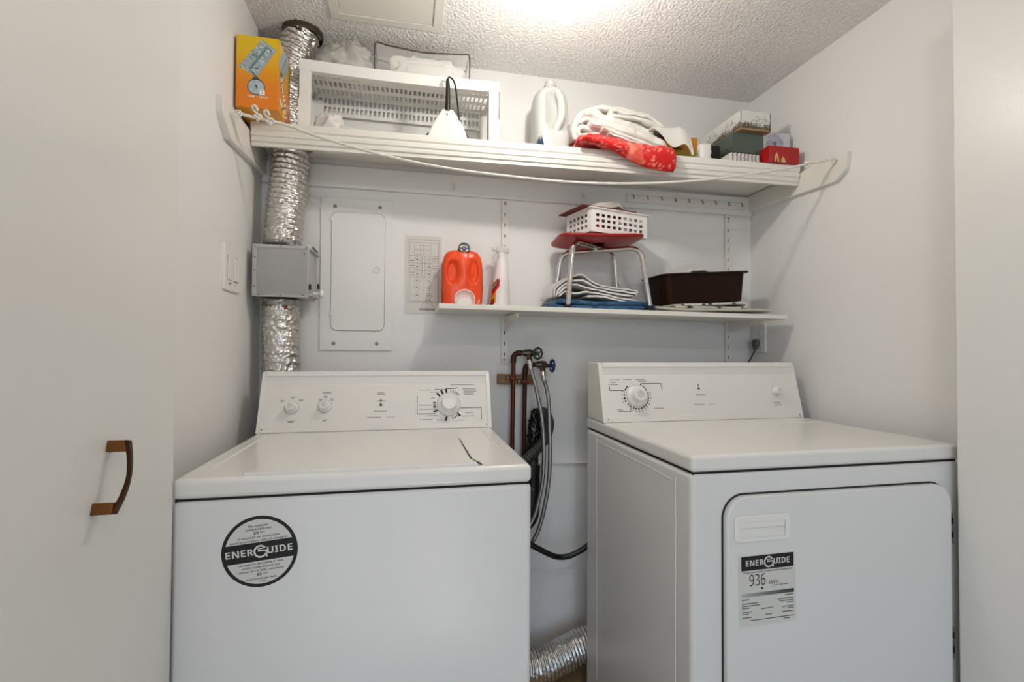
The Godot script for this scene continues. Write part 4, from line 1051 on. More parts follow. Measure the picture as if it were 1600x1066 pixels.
func plumbing() -> void:
	var t := thing("pipe_clip_plate", "brown copper strap plate with clips holding two pipes to the back wall", "pipe clip", Vector3(0.39, 1.05, 0))
	var b := B.new(); b.xf = Transform3D(Basis(Vector3(0, 0, 1), -0.03), Vector3(0.391, 1.049, 0.013)); b.rbox(Vector3.ZERO, Vector3(0.137, 0.037, 0.026), 0.002); part("plate", b, mat(0.52, 0.39, 0.26, 0.5, 0.3), t)
	for q in [[0.376, 1.056], [0.420, 1.043]]:
		b = B.new(); b.rbox(Vector3(q[0], q[1], 0.0555), Vector3(0.022, 0.013, 0.004), 0.0015)
		for e in [-1, 1]: b.rbox(Vector3(q[0] + e * 0.0105, q[1], 0.041), Vector3(0.003, 0.013, 0.03), 0.001); b.rbox(Vector3(q[0] + e * 0.017, q[1], 0.028), Vector3(0.016, 0.013, 0.003), 0.001)
		var c := part("clip", b, M.copper, t)
		for e in [-1, 1]: b = B.new(); b.xf = Transform3D(Basis.IDENTITY, Vector3(q[0] + e * 0.018, q[1], 0.0295)); b.prism(B.circle(0.005, 14), 0, 0.0025, 0.001); part("screw", b, M.screw, c)
	b = B.new(); b.xf = Transform3D(Basis.IDENTITY, Vector3(0.34, 1.042, 0.026)); b.prism(B.circle(0.0035, 12), 0, 0.001, 0.0004); part("screw", b, M.screw, t)
	for e in 2:
		var hot := e == 0
		var x := 0.376 if hot else 0.420
		var yt := 1.147 if hot else 1.105
		var zt := 0.045
		var xv := 0.432 if hot else 0.482                # valve body centre
		t = thing("water_pipe", "reddish copper water pipe with an elbow up to the green hand wheel" if hot else "darker copper water pipe feeding the valve with the blue hand wheel", "pipe", Vector3(x, 0.4, zt), "supply pipes between the machines")
		b = B.new(); b.tube(cr3([Vector3(x - 0.004, 0.0, zt), Vector3(x - 0.003, 0.8, zt), Vector3(x, 1.05, zt), Vector3(x, yt - 0.022, zt)], 3), 0.008, 16); part("riser", b, M.copper if hot else M.darkcopper, t)
		b = B.new(); var el := []
		for i in 7: el.append(Vector3(x + 0.02 - 0.02 * cos(PI / 2 * i / 6), yt - 0.02 + 0.02 * sin(PI / 2 * i / 6), zt + 0.003 * i / 6.0))
		b.tube(cr3(el, 3), 0.0098, 16); b.tube(PackedVector3Array([Vector3(x, yt - 0.036, zt), Vector3(x, yt - 0.02, zt)]), 0.0105, 16); b.tube(PackedVector3Array([Vector3(x + 0.018, yt, zt + 0.003), Vector3(x + 0.03, yt, zt + 0.004)]), 0.0105, 16); part("elbow", b, M.darkcopper, t)
		b = B.new(); b.tube(PackedVector3Array([Vector3(x + 0.02, yt, zt + 0.003), Vector3(xv - 0.01, yt, zt + 0.008)]), 0.008, 14); part("stub", b, M.darkcopper, t)
		t = thing("water_valve", "brown valve with a green hand wheel at the top of the copper pipe" if hot else "brown valve with a blue hand wheel beside the braided hoses", "valve", Vector3(xv, yt, zt), "supply valves")
		var wc := Vector3(0.456, 1.146, 0.092) if hot else Vector3(0.507, 1.102, 0.10)
		var ax := Vector3(0.45, 0.0, 0.9) if hot else Vector3(0.75, 0.0, 0.66)
		b = B.new()
		b.tube(PackedVector3Array([Vector3(xv - 0.022, yt, zt + 0.007), Vector3(xv - 0.019, yt, zt + 0.008), Vector3(xv, yt, zt + 0.012), Vector3(xv + 0.012, yt, zt + 0.016), Vector3(xv + 0.015, yt, zt + 0.017)]), PackedFloat32Array([0.009, 0.0125, 0.0145, 0.0125, 0.008]), 14)
		b.tube(PackedVector3Array([Vector3(xv, yt, zt + 0.01), wc - ax.normalized() * 0.022]), PackedFloat32Array([0.011, 0.0085]), 12)
		b.tube(PackedVector3Array([Vector3(xv - 0.002, yt, zt + 0.012), Vector3(xv - 0.0015, yt - 0.02, zt + 0.022), Vector3(xv - 0.001, yt - 0.028, zt + 0.025)]), PackedFloat32Array([0.0105, 0.0095, 0.0095]), 14)
		part("valve_body", b, M.brass, t)
		valve(t, wc, ax, 0.0195, mat(0.03, 0.22, 0.12, 0.35) if hot else mat(0.05, 0.10, 0.36, 0.35), "green" if hot else "blue")
		t = thing("braided_hose", "steel braided hose from the green valve looping down behind the washing machine" if hot else "steel braided hose from the blue valve, nearest the dryer", "hose", Vector3(xv, 0.5, 0.1), "braided supply hoses")
		var n0 := Vector3(xv - 0.001, yt - 0.026, zt + 0.025)
		b = B.new(); b.tube(PackedVector3Array([n0, n0 + Vector3(0, -0.014, 0.004)]), 0.0115, 6); b.tube(PackedVector3Array([n0 + Vector3(0, -0.013, 0.004), n0 + Vector3(0.002, -0.032, 0.008)]), 0.0082, 16); part("hose_nut", b, M.chrome, t)
		var pl := [n0 + Vector3(0.001, -0.028, 0.008), Vector3(0.446, 1.03, 0.097), Vector3(0.464, 0.924, 0.115), Vector3(0.468, 0.832, 0.13), Vector3(0.466, 0.72, 0.13), Vector3(0.452, 0.64, 0.13), Vector3(0.425, 0.56, 0.13), Vector3(0.36, 0.50, 0.128), Vector3(0.27, 0.47, 0.115), Vector3(0.14, 0.45, 0.11)] if hot else [n0 + Vector3(0.002, -0.03, 0.008), Vector3(0.490, 0.985, 0.11), Vector3(0.489, 0.84, 0.135), Vector3(0.485, 0.72, 0.14), Vector3(0.468, 0.61, 0.14), Vector3(0.440, 0.515, 0.135), Vector3(0.38, 0.44, 0.13), Vector3(0.27, 0.40, 0.115), Vector3(0.14, 0.38, 0.11)]
		var hp := cr3(pl, 60)
		b = B.new()
		b.grid(hp.size() - 1, 28, func(u: float, v: float) -> Vector3:
			var i := int(round(u * (hp.size() - 1)))
			var tn := (hp[mini(i + 1, hp.size() - 1)] - hp[maxi(i - 1, 0)]).normalized()
			var sx := tn.cross(Vector3(0, 0, 1)).normalized(); var sy := tn.cross(sx)
			var a := TAU * v
			var w := 0.00035 * (sin(i * 1.25 + a * 7) + sin(-i * 1.25 + a * 7))
			return hp[i] + (sx * cos(a) + sy * sin(a)) * (0.0068 + w)
		, false, true)
		part("braid", b, M.steel, t)
	# black standpipe with a grey drain hose hooked into it
	t = thing("standpipe", "black plastic standpipe behind the braided hoses", "pipe", Vector3(0.44, 0.57, 0.084))
	b = B.new(); b.xf = Transform3D(Basis.IDENTITY, Vector3(0.440, 0, 0.084)); b.lathe([Vector2(0.0, 0.585), Vector2(0.026, 0.587), Vector2(0.026, 0.72), Vector2(0.0275, 0.725), Vector2(0.0275, 0.745), Vector2(0.023, 0.746), Vector2(0.023, 0.70)], 28); b.xf = Transform3D.IDENTITY; b.tube(cr3([Vector3(0.440, 0.60, 0.084), Vector3(0.436, 0.56, 0.083), Vector3(0.40, 0.53, 0.082), Vector3(0.30, 0.515, 0.08), Vector3(0.15, 0.505, 0.078)], 6), 0.024, 18); part("pipe_body", b, M.black, t)
	b = B.new(); b.xf = Transform3D(Basis(Vector3.UP, -0.25), Vector3(0.440, 0, 0.084)); b.col = lin(0.6, 0.6, 0.6)
	for q in [Vector2(0.002, 0.667)]: b.arc(q, 0.0028, 0.0035, 0, TAU, 0.0265, 12); b.bar(q + Vector2(-0.006, -0.001), q + Vector2(-0.003, -0.001), 0.0007, 0.0265)
	b.bar(Vector2(-0.012, 0.615), Vector2(0.012, 0.615), 0.0006, 0.0265); part("moulded_print", b, M.print, t)
	t = thing("drain_hose", "dark grey ribbed drain hose hooked over behind the braided hoses", "hose", Vector3(0.46, 0.7, 0.07))
	var dp := cr3([Vector3(0.15, 0.66, 0.085), Vector3(0.28, 0.692, 0.085), Vector3(0.37, 0.735, 0.085), Vector3(0.432, 0.785, 0.092), Vector3(0.478, 0.832, 0.09), Vector3(0.502, 0.885, 0.078), Vector3(0.494, 0.925, 0.062), Vector3(0.472, 0.928, 0.05), Vector3(0.455, 0.89, 0.046), Vector3(0.446, 0.82, 0.047), Vector3(0.441, 0.76, 0.065), Vector3(0.440, 0.71, 0.084)], 26)
	b = B.new()
	b.grid(dp.size() - 1, 24, func(u: float, v: float) -> Vector3:
		var i := int(round(u * (dp.size() - 1)))
		var tn := (dp[mini(i + 1, dp.size() - 1)] - dp[maxi(i - 1, 0)]).normalized()
		var sx := tn.cross(Vector3(0, 0, 1)).normalized(); var sy := tn.cross(sx)
		var rr := 0.0185 + (0.0018 * sin(i * 1.6) if i < 96 else 0.0)
		return dp[i] + (sx * cos(TAU * v) + sy * sin(TAU * v)) * rr
	, false, true)
	part("hose_body", b, mat(0.20, 0.205, 0.19, 0.45), t)
	t = thing("plastic_sleeve", "glossy black crinkled plastic wrap around the drain hose by the copper pipe", "plastic wrap", Vector3(0.44, 0.85, 0.08))
	b = B.new()
	b.grid(60, 48, func(u: float, v: float) -> Vector3:
		var a := TAU * v
		var y := lerpf(0.745, 0.945, u)
		var r := 0.022 * (0.75 + 0.25 * sin(PI * clampf(u * 1.1, 0, 1))) * (0.35 if u > 0.98 else 1.0)
		var p := Vector3(0.444 + 0.012 * u, y, 0.062) + Vector3(cos(a) * r, 0, -sin(a) * r * 0.95)
		var k := ns(p, 60.0) * 0.006 + absf(ns(p + Vector3(3, 0, 0), 110.0)) * 0.005
		return p + Vector3(cos(a), 0, -sin(a)) * k
	, false, true)
	part("wrap", b, mat(0.03, 0.03, 0.035, 0.18), t)
	t = thing("drain_hose", "plain black hose sagging low across the gap between the machines", "hose", Vector3(0.52, 0.44, 0.15))
	b = B.new(); b.tube(cr3([Vector3(0.14, 0.60, 0.11), Vector3(0.26, 0.575, 0.125), Vector3(0.32, 0.55, 0.145), Vector3(0.38, 0.515, 0.158), Vector3(0.424, 0.490, 0.162), Vector3(0.488, 0.453, 0.158), Vector3(0.523, 0.440, 0.15), Vector3(0.555, 0.441, 0.15), Vector3(0.585, 0.451, 0.15), Vector3(0.621, 0.470, 0.15), Vector3(0.68, 0.52, 0.15)], 8), 0.0095, 14); part("hose_body", b, mat(0.04, 0.035, 0.03, 0.4), t)

# ---------------------------------------------------------------- things on the upper shelf
func blob(at: Vector3, r: Vector3, seed: float, amp: float, freq: float, flat_below := -10.0, nu := 40, nv := 56) -> B:
	var b := B.new()
	b.grid(nu, nv, func(u: float, v: float) -> Vector3:
		var th := PI * (1.0 - clampf(u, 0.004, 0.996)); var a := TAU * v
		var d := Vector3(sin(th) * cos(a), cos(th), -sin(th) * sin(a))
		var q := d + Vector3(seed, seed * 0.7, 0)
		var k := 1.0 + amp * (noise.get_noise_3d(q.x * freq, q.y * freq, q.z * freq) * 1.2 - absf(noise.get_noise_3d(q.x * freq * 2.1, q.y * freq * 2.1, q.z * freq * 2.1)) * 0.9)
		var p := at + d * r * k
		p.y = maxf(p.y, flat_below)
		return p
	, false, true)
	return b

func lattice(b: B, w: float, h: float, cols: int, rows: int, fx: float, fy: float, th: float, mx := 0.0, my0 := 0.0, my1 := 0.0) -> void:
	# bars around a grid of holes, in the xy plane from (0, 0) to (w, h); fx, fy: the share that is hole; mx, my: solid margins
	var px := (w - 2 * mx) / cols; var py := (h - my0 - my1) / rows
	var bw := px * (1 - fx); var bh := py * (1 - fy)
	for i in cols + 1:
		var x := mx + i * px
		var x0 := 0.0 if i == 0 else x - bw / 2; var x1 := w if i == cols else x + bw / 2
		b.box(Vector3((x0 + x1) / 2, h / 2, 0), Vector3(x1 - x0, h, th))
	for j in rows + 1:
		var y := my0 + j * py
		var y0 := 0.0 if j == 0 else y - bh / 2; var y1 := h if j == rows else y + bh / 2
		b.box(Vector3(w / 2, (y0 + y1) / 2, 0), Vector3(w, y1 - y0, th * 1.04))

func upper_things() -> void:
	# box of duster refills
	var t := thing("duster_box", "yellow and orange cardboard box printed with a fluffy duster, left end of the upper shelf", "box", Vector3(-0.425, 1.84, 0.21))
	var W := 0.112; var H := 0.206; var D := 0.14
	var o := Vector3(-0.483, 1.8415, 0.291)
	var b := B.new(); b.col = lin(0.90, 0.60, 0.06); b.rbox(o + Vector3(W / 2, H / 2, -D / 2), Vector3(W, H, D), 0.0012, 1); part("carton", b, M.gloss, t)
	b = B.new(); b.xf = Transform3D(Basis(Vector3.RIGHT, -0.5), o + Vector3(W * 0.5, H, -0.012)); b.col = lin(0.45, 0.26, 0.14); b.rbox(Vector3(0.0, 0.003, -0.012), Vector3(W * 0.8, 0.001, 0.03), 0.0004, 1); part("torn_flap", b, M.gloss, t, "torn brown cardboard flap")
	b = B.new()
	for e in 2:
		b.xf = Transform3D(Basis.IDENTITY, o + Vector3(0, 0, 0.0002)) if e == 0 else Transform3D(Basis(Vector3(0, 0, -1), Vector3(0, 1, 0), Vector3(1, 0, 0)), o + Vector3(W + 0.0002, 0, 0))
		var w := W if e == 0 else D
		for i in 24:
			var k := (i + 0.5) / 24
			b.col = lin(0.90 - 0.02 * k, 0.50 + 0.23 * smoothstep(0.2, 0.9, k), 0.06 + 0.02 * k)
			b.rect(0.001, H * i / 24.0 + 0.0005 * float(i == 0), w - 0.001, H * (i + 1) / 24.0, 0)
		var sx := 1.0 if e == 0 else 1.25
		var off := Vector2(0, 0) if e == 0 else Vector2(-0.015, 0.02)
		# fluffy duster head
		var c := [Vector2(0.0054, 0.115), Vector2(0.0676, 0.199), Vector2(0.106, 0.1715), Vector2(0.0549, 0.089)]
		var rng := RandomNumberGenerator.new(); rng.seed = 8 + e
		b.col = lin(0.58, 0.66, 0.68)
		var pp := PackedVector2Array()
		for i in 4:
			for k in 14:
				var p: Vector2 = (c[i] as Vector2).lerp(c[(i + 1) % 4], k / 14.0)
				var ctr := Vector2(0.0585, 0.1435)
				pp.append(((p - ctr) * (1.0 + (0.05 if k % 2 == 0 else -0.06) * rng.randf_range(0.6, 1.2)) + ctr) * Vector2(sx, 1) + off)
		if e == 0: b.poly(pp, 0.0003)
		else:
			for q in Geometry2D.intersect_polygons(pp, PackedVector2Array([Vector2(0.001, 0.001), Vector2(D - 0.001, 0.001), Vector2(D - 0.001, H - 0.001), Vector2(0.001, H - 0.001)])): b.poly(q, 0.0003)
		var along: Vector2 = ((c[1] as Vector2) - c[0]).normalized()
		var across := Vector2(along.y, -along.x)
		for i in (150 if e == 0 else 60):
			var p: Vector2 = (c[0] as Vector2).lerp(c[1], rng.randf_range(0.04, 0.96)) + across * rng.randf_range(0.004, 0.046)
			var g := rng.randf_range(0.62, 0.93)
			b.col = lin(g * 0.96, g * 1.0, g)
			b.bar((p - across * 0.004) * Vector2(sx, 1) + off, (p + across * 0.004 + along * rng.randf_range(-0.003, 0.003)) * Vector2(sx, 1) + off, rng.randf_range(0.0009, 0.0022), 0.0004)
		b.col = lin(0.42, 0.52, 0.54); b.bar(((c[0] as Vector2).lerp(c[3], 0.5) + along * 0.012) * Vector2(sx, 1) + off, ((c[1] as Vector2).lerp(c[2], 0.5) - along * 0.012) * Vector2(sx, 1) + off, 0.007, 0.0005)
		if e == 0:
			b.col = lin(0.33, 0.40, 0.44)
			var dc := Vector2(0.0535, 0.061)
			b.poly(B.circle(0.0235, 36, dc), 0.0003); b.poly(PackedVector2Array([dc + Vector2(-0.012, 0.019), dc + Vector2(0.012, 0.019), Vector2(0.0505, 0.096)]), 0.0003)
			b.col = lin(0.68, 0.75, 0.77); b.poly(B.circle(0.0205, 36, dc), 0.0005)
			for i in 40:
				var q := dc + Vector2.from_angle(rng.randf() * TAU) * rng.randf() * 0.018
				b.col = lin(0.45, 0.5, 0.55) if i % 3 else lin(0.3, 0.22, 0.2)
				b.bar(q, q + Vector2.from_angle(rng.randf() * TAU) * 0.003, 0.0009, 0.0006)
			b.col = lin(0.93, 0.92, 0.88); b.rect(0.0625, 0.038, 0.0765, 0.0505, 0.0008); b.arc(Vector2(0.0695, 0.0505), 0.0035, 0.0058, 0, PI, 0.0008, 12)
			b.col = lin(0.75, 0.45, 0.12); b.rect(0.0685, 0.042, 0.0705, 0.047, 0.0009)
			b.col = lin(0.97, 0.93, 0.85); b.text("TRAP + LOCK", 0.0056, Vector2(0.0575, 0.0325), 0.0006, true, 0, 1.15)
		else:
			for l in [[0.0, lin(0.12, 0.1, 0.1), 0.0005], [0.0008, lin(0.95, 0.94, 0.9), 0.0007]]:
				b.col = l[1]; b.text("Swiffer", 0.030 - l[0] * 6, Vector2(0.062 - l[0], 0.062 + l[0]), l[2], true, 0, 1.0, -0.95)
			b.col = lin(0.93, 0.80, 0.1); b.poly(B.circle(0.016, 16, Vector2(0.06, 0.02)), 0.0006); b.poly(B.circle(0.012, 16, Vector2(0.045, 0.034)), 0.0006)
			b.col = lin(0.9, 0.88, 0.8); b.rect(0.012, 0.022, 0.026, 0.044, 0.0006)
			b.col = lin(0.85, 0.22, 0.06); b.rect(0.085, 0.01, 0.13, 0.018, 0.0006)
	part("carton_print", b, M.gloss, t)
	# plastic stacking rack
	t = thing("plastic_rack", "white plastic table rack with a slotted top standing on the upper shelf", "rack", Vector3(-0.02, 1.84, 0.1))
	var xl := -0.338; var xr := 0.292; var zf := 0.197; var zb := 0.018
	b = B.new()
	b.grid(24, 1, func(u: float, v: float) -> Vector3: return Vector3(lerpf(xl, xr, u), 2.018 - 0.006 * sin(PI * u) + 0.035 * v, zf))
	b.grid(24, 1, func(u: float, v: float) -> Vector3: return Vector3(lerpf(xl, xr, u), 2.018 - 0.006 * sin(PI * u), zf - 0.022 * (1 - v)))
	b.grid(24, 1, func(u: float, v: float) -> Vector3: return Vector3(lerpf(xl, xr, u), 2.053 - 0.006 * sin(PI * u), zf - 0.022 * v))
	b.grid(24, 1, func(u: float, v: float) -> Vector3: return Vector3(lerpf(xr, xl, u), 2.018 - 0.006 * sin(PI * u) + 0.035 * v, zf - 0.022))
	for x in [xl, xr]: b.box(Vector3(x, 2.0355, zf - 0.011), Vector3(0.002, 0.035, 0.022))
	part("front_rail", b, M.plastic, t)
	b = B.new(); b.rbox(Vector3((xl + xr) / 2, 2.038, zb - 0.006), Vector3(xr - xl - 0.02, 0.006, 0.006), 0.002); part("rear_rail", b, M.plastic, t)
	for x in [xl + 0.008, xr - 0.008]: b = B.new(); b.rbox(Vector3(x, 2.036, (zf + zb) / 2 - 0.006), Vector3(0.014, 0.03, zf - zb - 0.03), 0.002); part("side_rail", b, M.plastic, t)
	b = B.new(); b.xf = Transform3D(Basis(Vector3(1, 0, 0), Vector3(0, 0, -1), Vector3(0, 1, 0)), Vector3(xl + 0.014, 2.037, zf - 0.02))
	lattice(b, xr - xl - 0.028, zf - zb - 0.016, 38, 3, 0.62, 0.62, 0.003, 0.012, 0.004, 0.002)
	part("slotted_top", b, M.plastic, t)
	b = B.new(); b.xf = Transform3D(Basis.IDENTITY, Vector3(xl + 0.016, 1.965, zb - 0.004))
	lattice(b, xr - xl - 0.032, 0.073, 38, 2, 0.6, 0.66, 0.003, 0.012, 0.008, 0.006)
	part("slotted_back", b, M.plastic, t)
	for q in [[xl, 1, 1], [xr, -1, 1], [xl + 0.006, 1, 0], [xr - 0.006, -1, 0]]:
		b = B.new()
		var y0 := shelf_y(q[0]) + 0.0005; var z := zf - 0.001 if q[2] == 1 else zb - 0.002
		var s: float = q[1]
		b.rbox(Vector3(q[0] + s * 0.018, (y0 + 2.018) / 2, z - 0.002), Vector3(0.036, 2.018 - y0, 0.004), 0.001)
		b.rbox(Vector3(q[0] + s * 0.002, (y0 + 2.018) / 2, z + (-0.018 if q[2] == 1 else 0.012)), Vector3(0.004, 2.018 - y0, 0.036 if q[2] == 1 else 0.028), 0.001)
		if q[2] == 1: b.rbox(Vector3(q[0] + s * 0.0345, (y0 + 2.018) / 2, z - 0.009), Vector3(0.003, 2.018 - y0, 0.016), 0.001)
		part("leg", b, M.plastic, t)
	# bag and pouch on the rack
	var film := mat(0.88, 0.87, 0.84, 0.22); film.transparency = BaseMaterial3D.TRANSPARENCY_ALPHA; film.albedo_color.a = 0.42; film.roughness = 0.3
	t = thing("plastic_bag", "crumpled clear plastic bag lying on the left of the white rack", "plastic bag", Vector3(-0.2, 2.055, 0.12))
	part("film", blob(Vector3(-0.203, 2.09, 0.112), Vector3(0.090, 0.075, 0.060), 3.0, 0.26, 1.15, 2.0565), film, t)
	b = blob(Vector3(-0.205, 2.078, 0.108), Vector3(0.075, 0.035, 0.04), 8.0, 0.2, 1.2, 2.0575); b.col = Color(1, 1, 1); part("folded_contents", b, mat(0.80, 0.79, 0.76, 0.8), t)
	t = thing("zip_pouch", "clear zip pouch with brown piping holding white cloth on top of the rack", "pouch", Vector3(0.05, 2.055, 0.08))
	var clear := mat(0.93, 0.93, 0.92, 0.12); clear.transparency = BaseMaterial3D.TRANSPARENCY_ALPHA; clear.albedo_color.a = 0.22
	var pz0 := 0.035; var pz1 := 0.135; var pxl := -0.115; var pxr := 0.196
	b = B.new()
	b.grid(30, 8, func(u: float, v: float) -> Vector3:
		var x := lerpf(pxl, pxr, u); var y := lerpf(2.0565, 2.168 - 0.012 * sin(PI * u), v)
		return Vector3(x, y, pz1 + 0.004 * ns(Vector3(x, y, 1), 30) + 0.006 * sin(PI * v)))
	b.grid(30, 4, func(u: float, v: float) -> Vector3: return Vector3(lerpf(pxl, pxr, u), 2.168 - 0.012 * sin(PI * u) + 0.003 * ns(Vector3(u * 0.3, 0, v * 0.1), 30), lerpf(pz1, pz0, v)))
	b.quad(Vector3(pxl, 2.0565, pz0), Vector3(pxl, 2.0565, pz1), Vector3(pxl, 2.168, pz1), Vector3(pxl, 2.168, pz0))
	b.quad(Vector3(pxr, 2.0565, pz1), Vector3(pxr, 2.0565, pz0), Vector3(pxr, 2.168, pz0), Vector3(pxr, 2.168, pz1))
	b.quad(Vector3(pxr, 2.0565, pz0), Vector3(pxl, 2.0565, pz0), Vector3(pxl, 2.168, pz0), Vector3(pxr, 2.168, pz0))
	part("clear_shell", b, clear, t)
	b = B.new()
	for z in [pz1 + 0.001, pz0]:
		var l := [Vector3(pxl, 2.058, z), Vector3(pxl - 0.001, 2.11, z), Vector3(pxl, 2.165, z), Vector3(pxl + 0.02, 2.169, z)]
		for i in 6: l.append(Vector3(lerpf(pxl, pxr, 0.12 + i * 0.16), 2.169 - 0.012 * sin(PI * (0.12 + i * 0.16)), z + 0.002 * sin(i * 2.0)))
		l.append_array([Vector3(pxr, 2.164, z), Vector3(pxr + 0.001, 2.12, z), Vector3(pxr, 2.058, z)])
		b.tube(cr3(l, 5), 0.0022, 7)
	for x in [pxl, pxr]: b.tube(PackedVector3Array([Vector3(x, 2.167, pz0), Vector3(x, 2.167, pz1)]), 0.0022, 7)
	part("piping", b, mat(0.27, 0.19, 0.16, 0.5), t, "brown piping along the seams")
	b = B.new(); b.grid(60, 60, func(u: float, v: float) -> Vector3:
		var th := PI * (1.0 - clampf(u, 0.004, 0.996)); var a := TAU * v
		var d := Vector3(signf(cos(a)) * pow(absf(cos(a)), 0.55) * pow(sin(th), 0.5), signf(cos(th)) * pow(absf(cos(th)), 0.6), -signf(sin(a)) * pow(absf(sin(a)), 0.55) * pow(sin(th), 0.5))
		var p := Vector3(0.052, 2.106, 0.085) + d * Vector3(0.13, 0.050, 0.042)
		var q := p * 22.0
		var n1 := noise.get_noise_3d(q.x, q.y * 1.6, q.z)
		return p + d * (0.009 * n1 - 0.014 * absf(noise.get_noise_3d(q.x * 1.3 + 5, q.y * 2 + 2, q.z)))
	, false, true)
	part("folded_cloth", b, mat(0.92, 0.91, 0.885, 0.85), t, "white folded cloth inside the pouch")
	t = thing("crumpled_bag", "crumpled white plastic bag under the left end of the slotted rack", "plastic bag", Vector3(-0.25, 1.837, 0.14))
	part("film", blob(Vector3(-0.25, 1.853, 0.15), Vector3(0.05, 0.06, 0.042), 5.0, 0.25, 1.0, shelf_y(-0.25) + 0.001), mat(0.86, 0.85, 0.83, 0.5), t)
	b = blob(Vector3(-0.2, 1.843, 0.165), Vector3(0.05, 0.022, 0.025), 15.0, 0.3, 1.2, shelf_y(-0.2) + 0.0008); part("trailing_end", b, mat(0.86, 0.85, 0.83, 0.5), t)
	# triangular hand appliance
	t = thing("hand_appliance", "white triangular hand appliance with an upright dark handle, in front of the rack", "appliance", Vector3(0.12, 1.837, 0.225))
	b = B.new(); var sy := shelf_y(0.12) + 0.001
	b.xf = Transform3D(Basis.IDENTITY, Vector3(0.119, sy, 0.205))
	var plate := PackedVector2Array([Vector2(-0.064, 0.003), Vector2(-0.061, 0), Vector2(0.061, 0), Vector2(0.064, 0.003), Vector2(0.057, 0.026), Vector2(0.043, 0.056), Vector2(0.026, 0.082), Vector2(0.017, 0.0935), Vector2(0.013, 0.095), Vector2(-0.016, 0.095), Vector2(-0.020, 0.0925), Vector2(-0.031, 0.074), Vector2(-0.047, 0.046), Vector2(-0.058, 0.022)])
	b.prism(plate, 0.0, 0.02, 0.004); part("sole_plate", b, mat(0.90, 0.885, 0.86, 0.35), t)
	b = B.new(); b.xf = Transform3D(Basis.IDENTITY, Vector3(0.1155, sy + 0.078, 0.2252)); b.prism(B.circle(0.0035, 14), 0, 0.001, 0.0004); part("indicator", b, M.screw, t)
	b = B.new(); b.tube(cr3([Vector3(0.117, sy + 0.09, 0.222), Vector3(0.118, sy + 0.13, 0.224), Vector3(0.1175, sy + 0.17, 0.224), Vector3(0.1165, sy + 0.193, 0.223)], 5), PackedFloat32Array([0.0075, 0.0078, 0.008, 0.008, 0.008, 0.0078, 0.0076, 0.0074, 0.0072, 0.007, 0.0068, 0.0064, 0.006, 0.0056, 0.005, 0.004]), 14); part("handle", b, mat(0.09, 0.065, 0.05, 0.4), t, "dark brown handle")
	b = B.new()
	b.tube(cr3([Vector3(0.1165, sy + 0.192, 0.223), Vector3(0.122, sy + 0.199, 0.224), Vector3(0.134, sy + 0.19, 0.226), Vector3(0.142, sy + 0.165, 0.228), Vector3(0.149, sy + 0.11, 0.226), Vector3(0.155, sy + 0.06, 0.222), Vector3(0.162, sy + 0.03, 0.212), Vector3(0.175, sy + 0.004, 0.21)], 7), 0.0027, 8)
	for i in 5:
		b.tube(cr3([Vector3(0.140, sy + 0.055 + i * 0.001, 0.19), Vector3(0.154 + i * 0.004, sy + 0.052, 0.198 - i * 0.003), Vector3(0.168 + i * 0.004, sy + 0.03, 0.205 - i * 0.004), Vector3(0.176 + i * 0.004, sy + 0.003, 0.206 - i * 0.005), Vector3(0.15, sy + 0.003, 0.18), Vector3(0.125, sy + 0.02, 0.18)], 6), 0.0026, 8)
	b.tube(cr3([Vector3(0.095, sy + 0.035, 0.195), Vector3(0.06, sy + 0.022, 0.2), Vector3(0.049, sy + 0.003, 0.21)], 6), 0.003, 8)
	part("cord", b, M.rubber, t, "dark looped power cord")
	t = thing("dark_tray", "thin dark strip lying at the front of the upper shelf by the clear jug", "tray", Vector3(0.37, 1.833, 0.21))
	b = B.new(); b.xf = Transform3D(Basis(Vector3(0, 0, 1), -0.006), Vector3(0.37, shelf_y(0.37) + 0.0035, 0.20)); b.rbox(Vector3.ZERO, Vector3(0.107, 0.005, 0.03), 0.001); part("tray_body", b, mat(0.08, 0.085, 0.08, 0.5), t)
	# clear jug with a handle
	t = thing("plastic_jug", "empty translucent white plastic jug with a moulded handle, beside the towels", "jug", Vector3(0.487, 1.834, 0.14))
	var jy := shelf_y(0.487) + 0.001; var jc := Vector3(0.482, jy, 0.142)
	var prof := [Vector2(0.0, 0.054), Vector2(0.004, 0.060), Vector2(0.03, 0.0625), Vector2(0.12, 0.0635), Vector2(0.17, 0.0635), Vector2(0.205, 0.060), Vector2(0.226, 0.050), Vector2(0.239, 0.034), Vector2(0.246, 0.0185), Vector2(0.252, 0.0175), Vector2(0.256, 0.021), Vector2(0.260, 0.021), Vector2(0.262, 0.017), Vector2(0.270, 0.017), Vector2(0.272, 0.013)]
	var jf := func(u: float, v: float) -> Vector3:
		var q := B.cr2(prof, u * (prof.size() - 1))
		var a := TAU * v
		var e := lerpf(0.6, 1.0, smoothstep(0.19, 0.245, q.x))
		var d := Vector3(signf(cos(a)) * pow(absf(cos(a)), e), 0, -signf(sin(a)) * pow(absf(sin(a)), e))
		var p := d * q.y + Vector3(0, q.x, 0)
		var ind := smoothstep(0.075, 0.10, p.y) * (1 - smoothstep(0.20, 0.235, p.y)) * smoothstep(-0.045, 0.0, p.x) * smoothstep(0.0, 0.025, p.z)
		p.z -= 0.030 * ind * clampf(p.z / 0.06, 0, 1)
		return jc + p
	b = B.new(); b.grid(84, 72, jf, false, true)
	var hdpe := mat(0.80, 0.81, 0.79, 0.33); hdpe.backlight_enabled = true; hdpe.backlight = Color(0.6, 0.6, 0.58)
	part("bottle_body", b, hdpe, t)
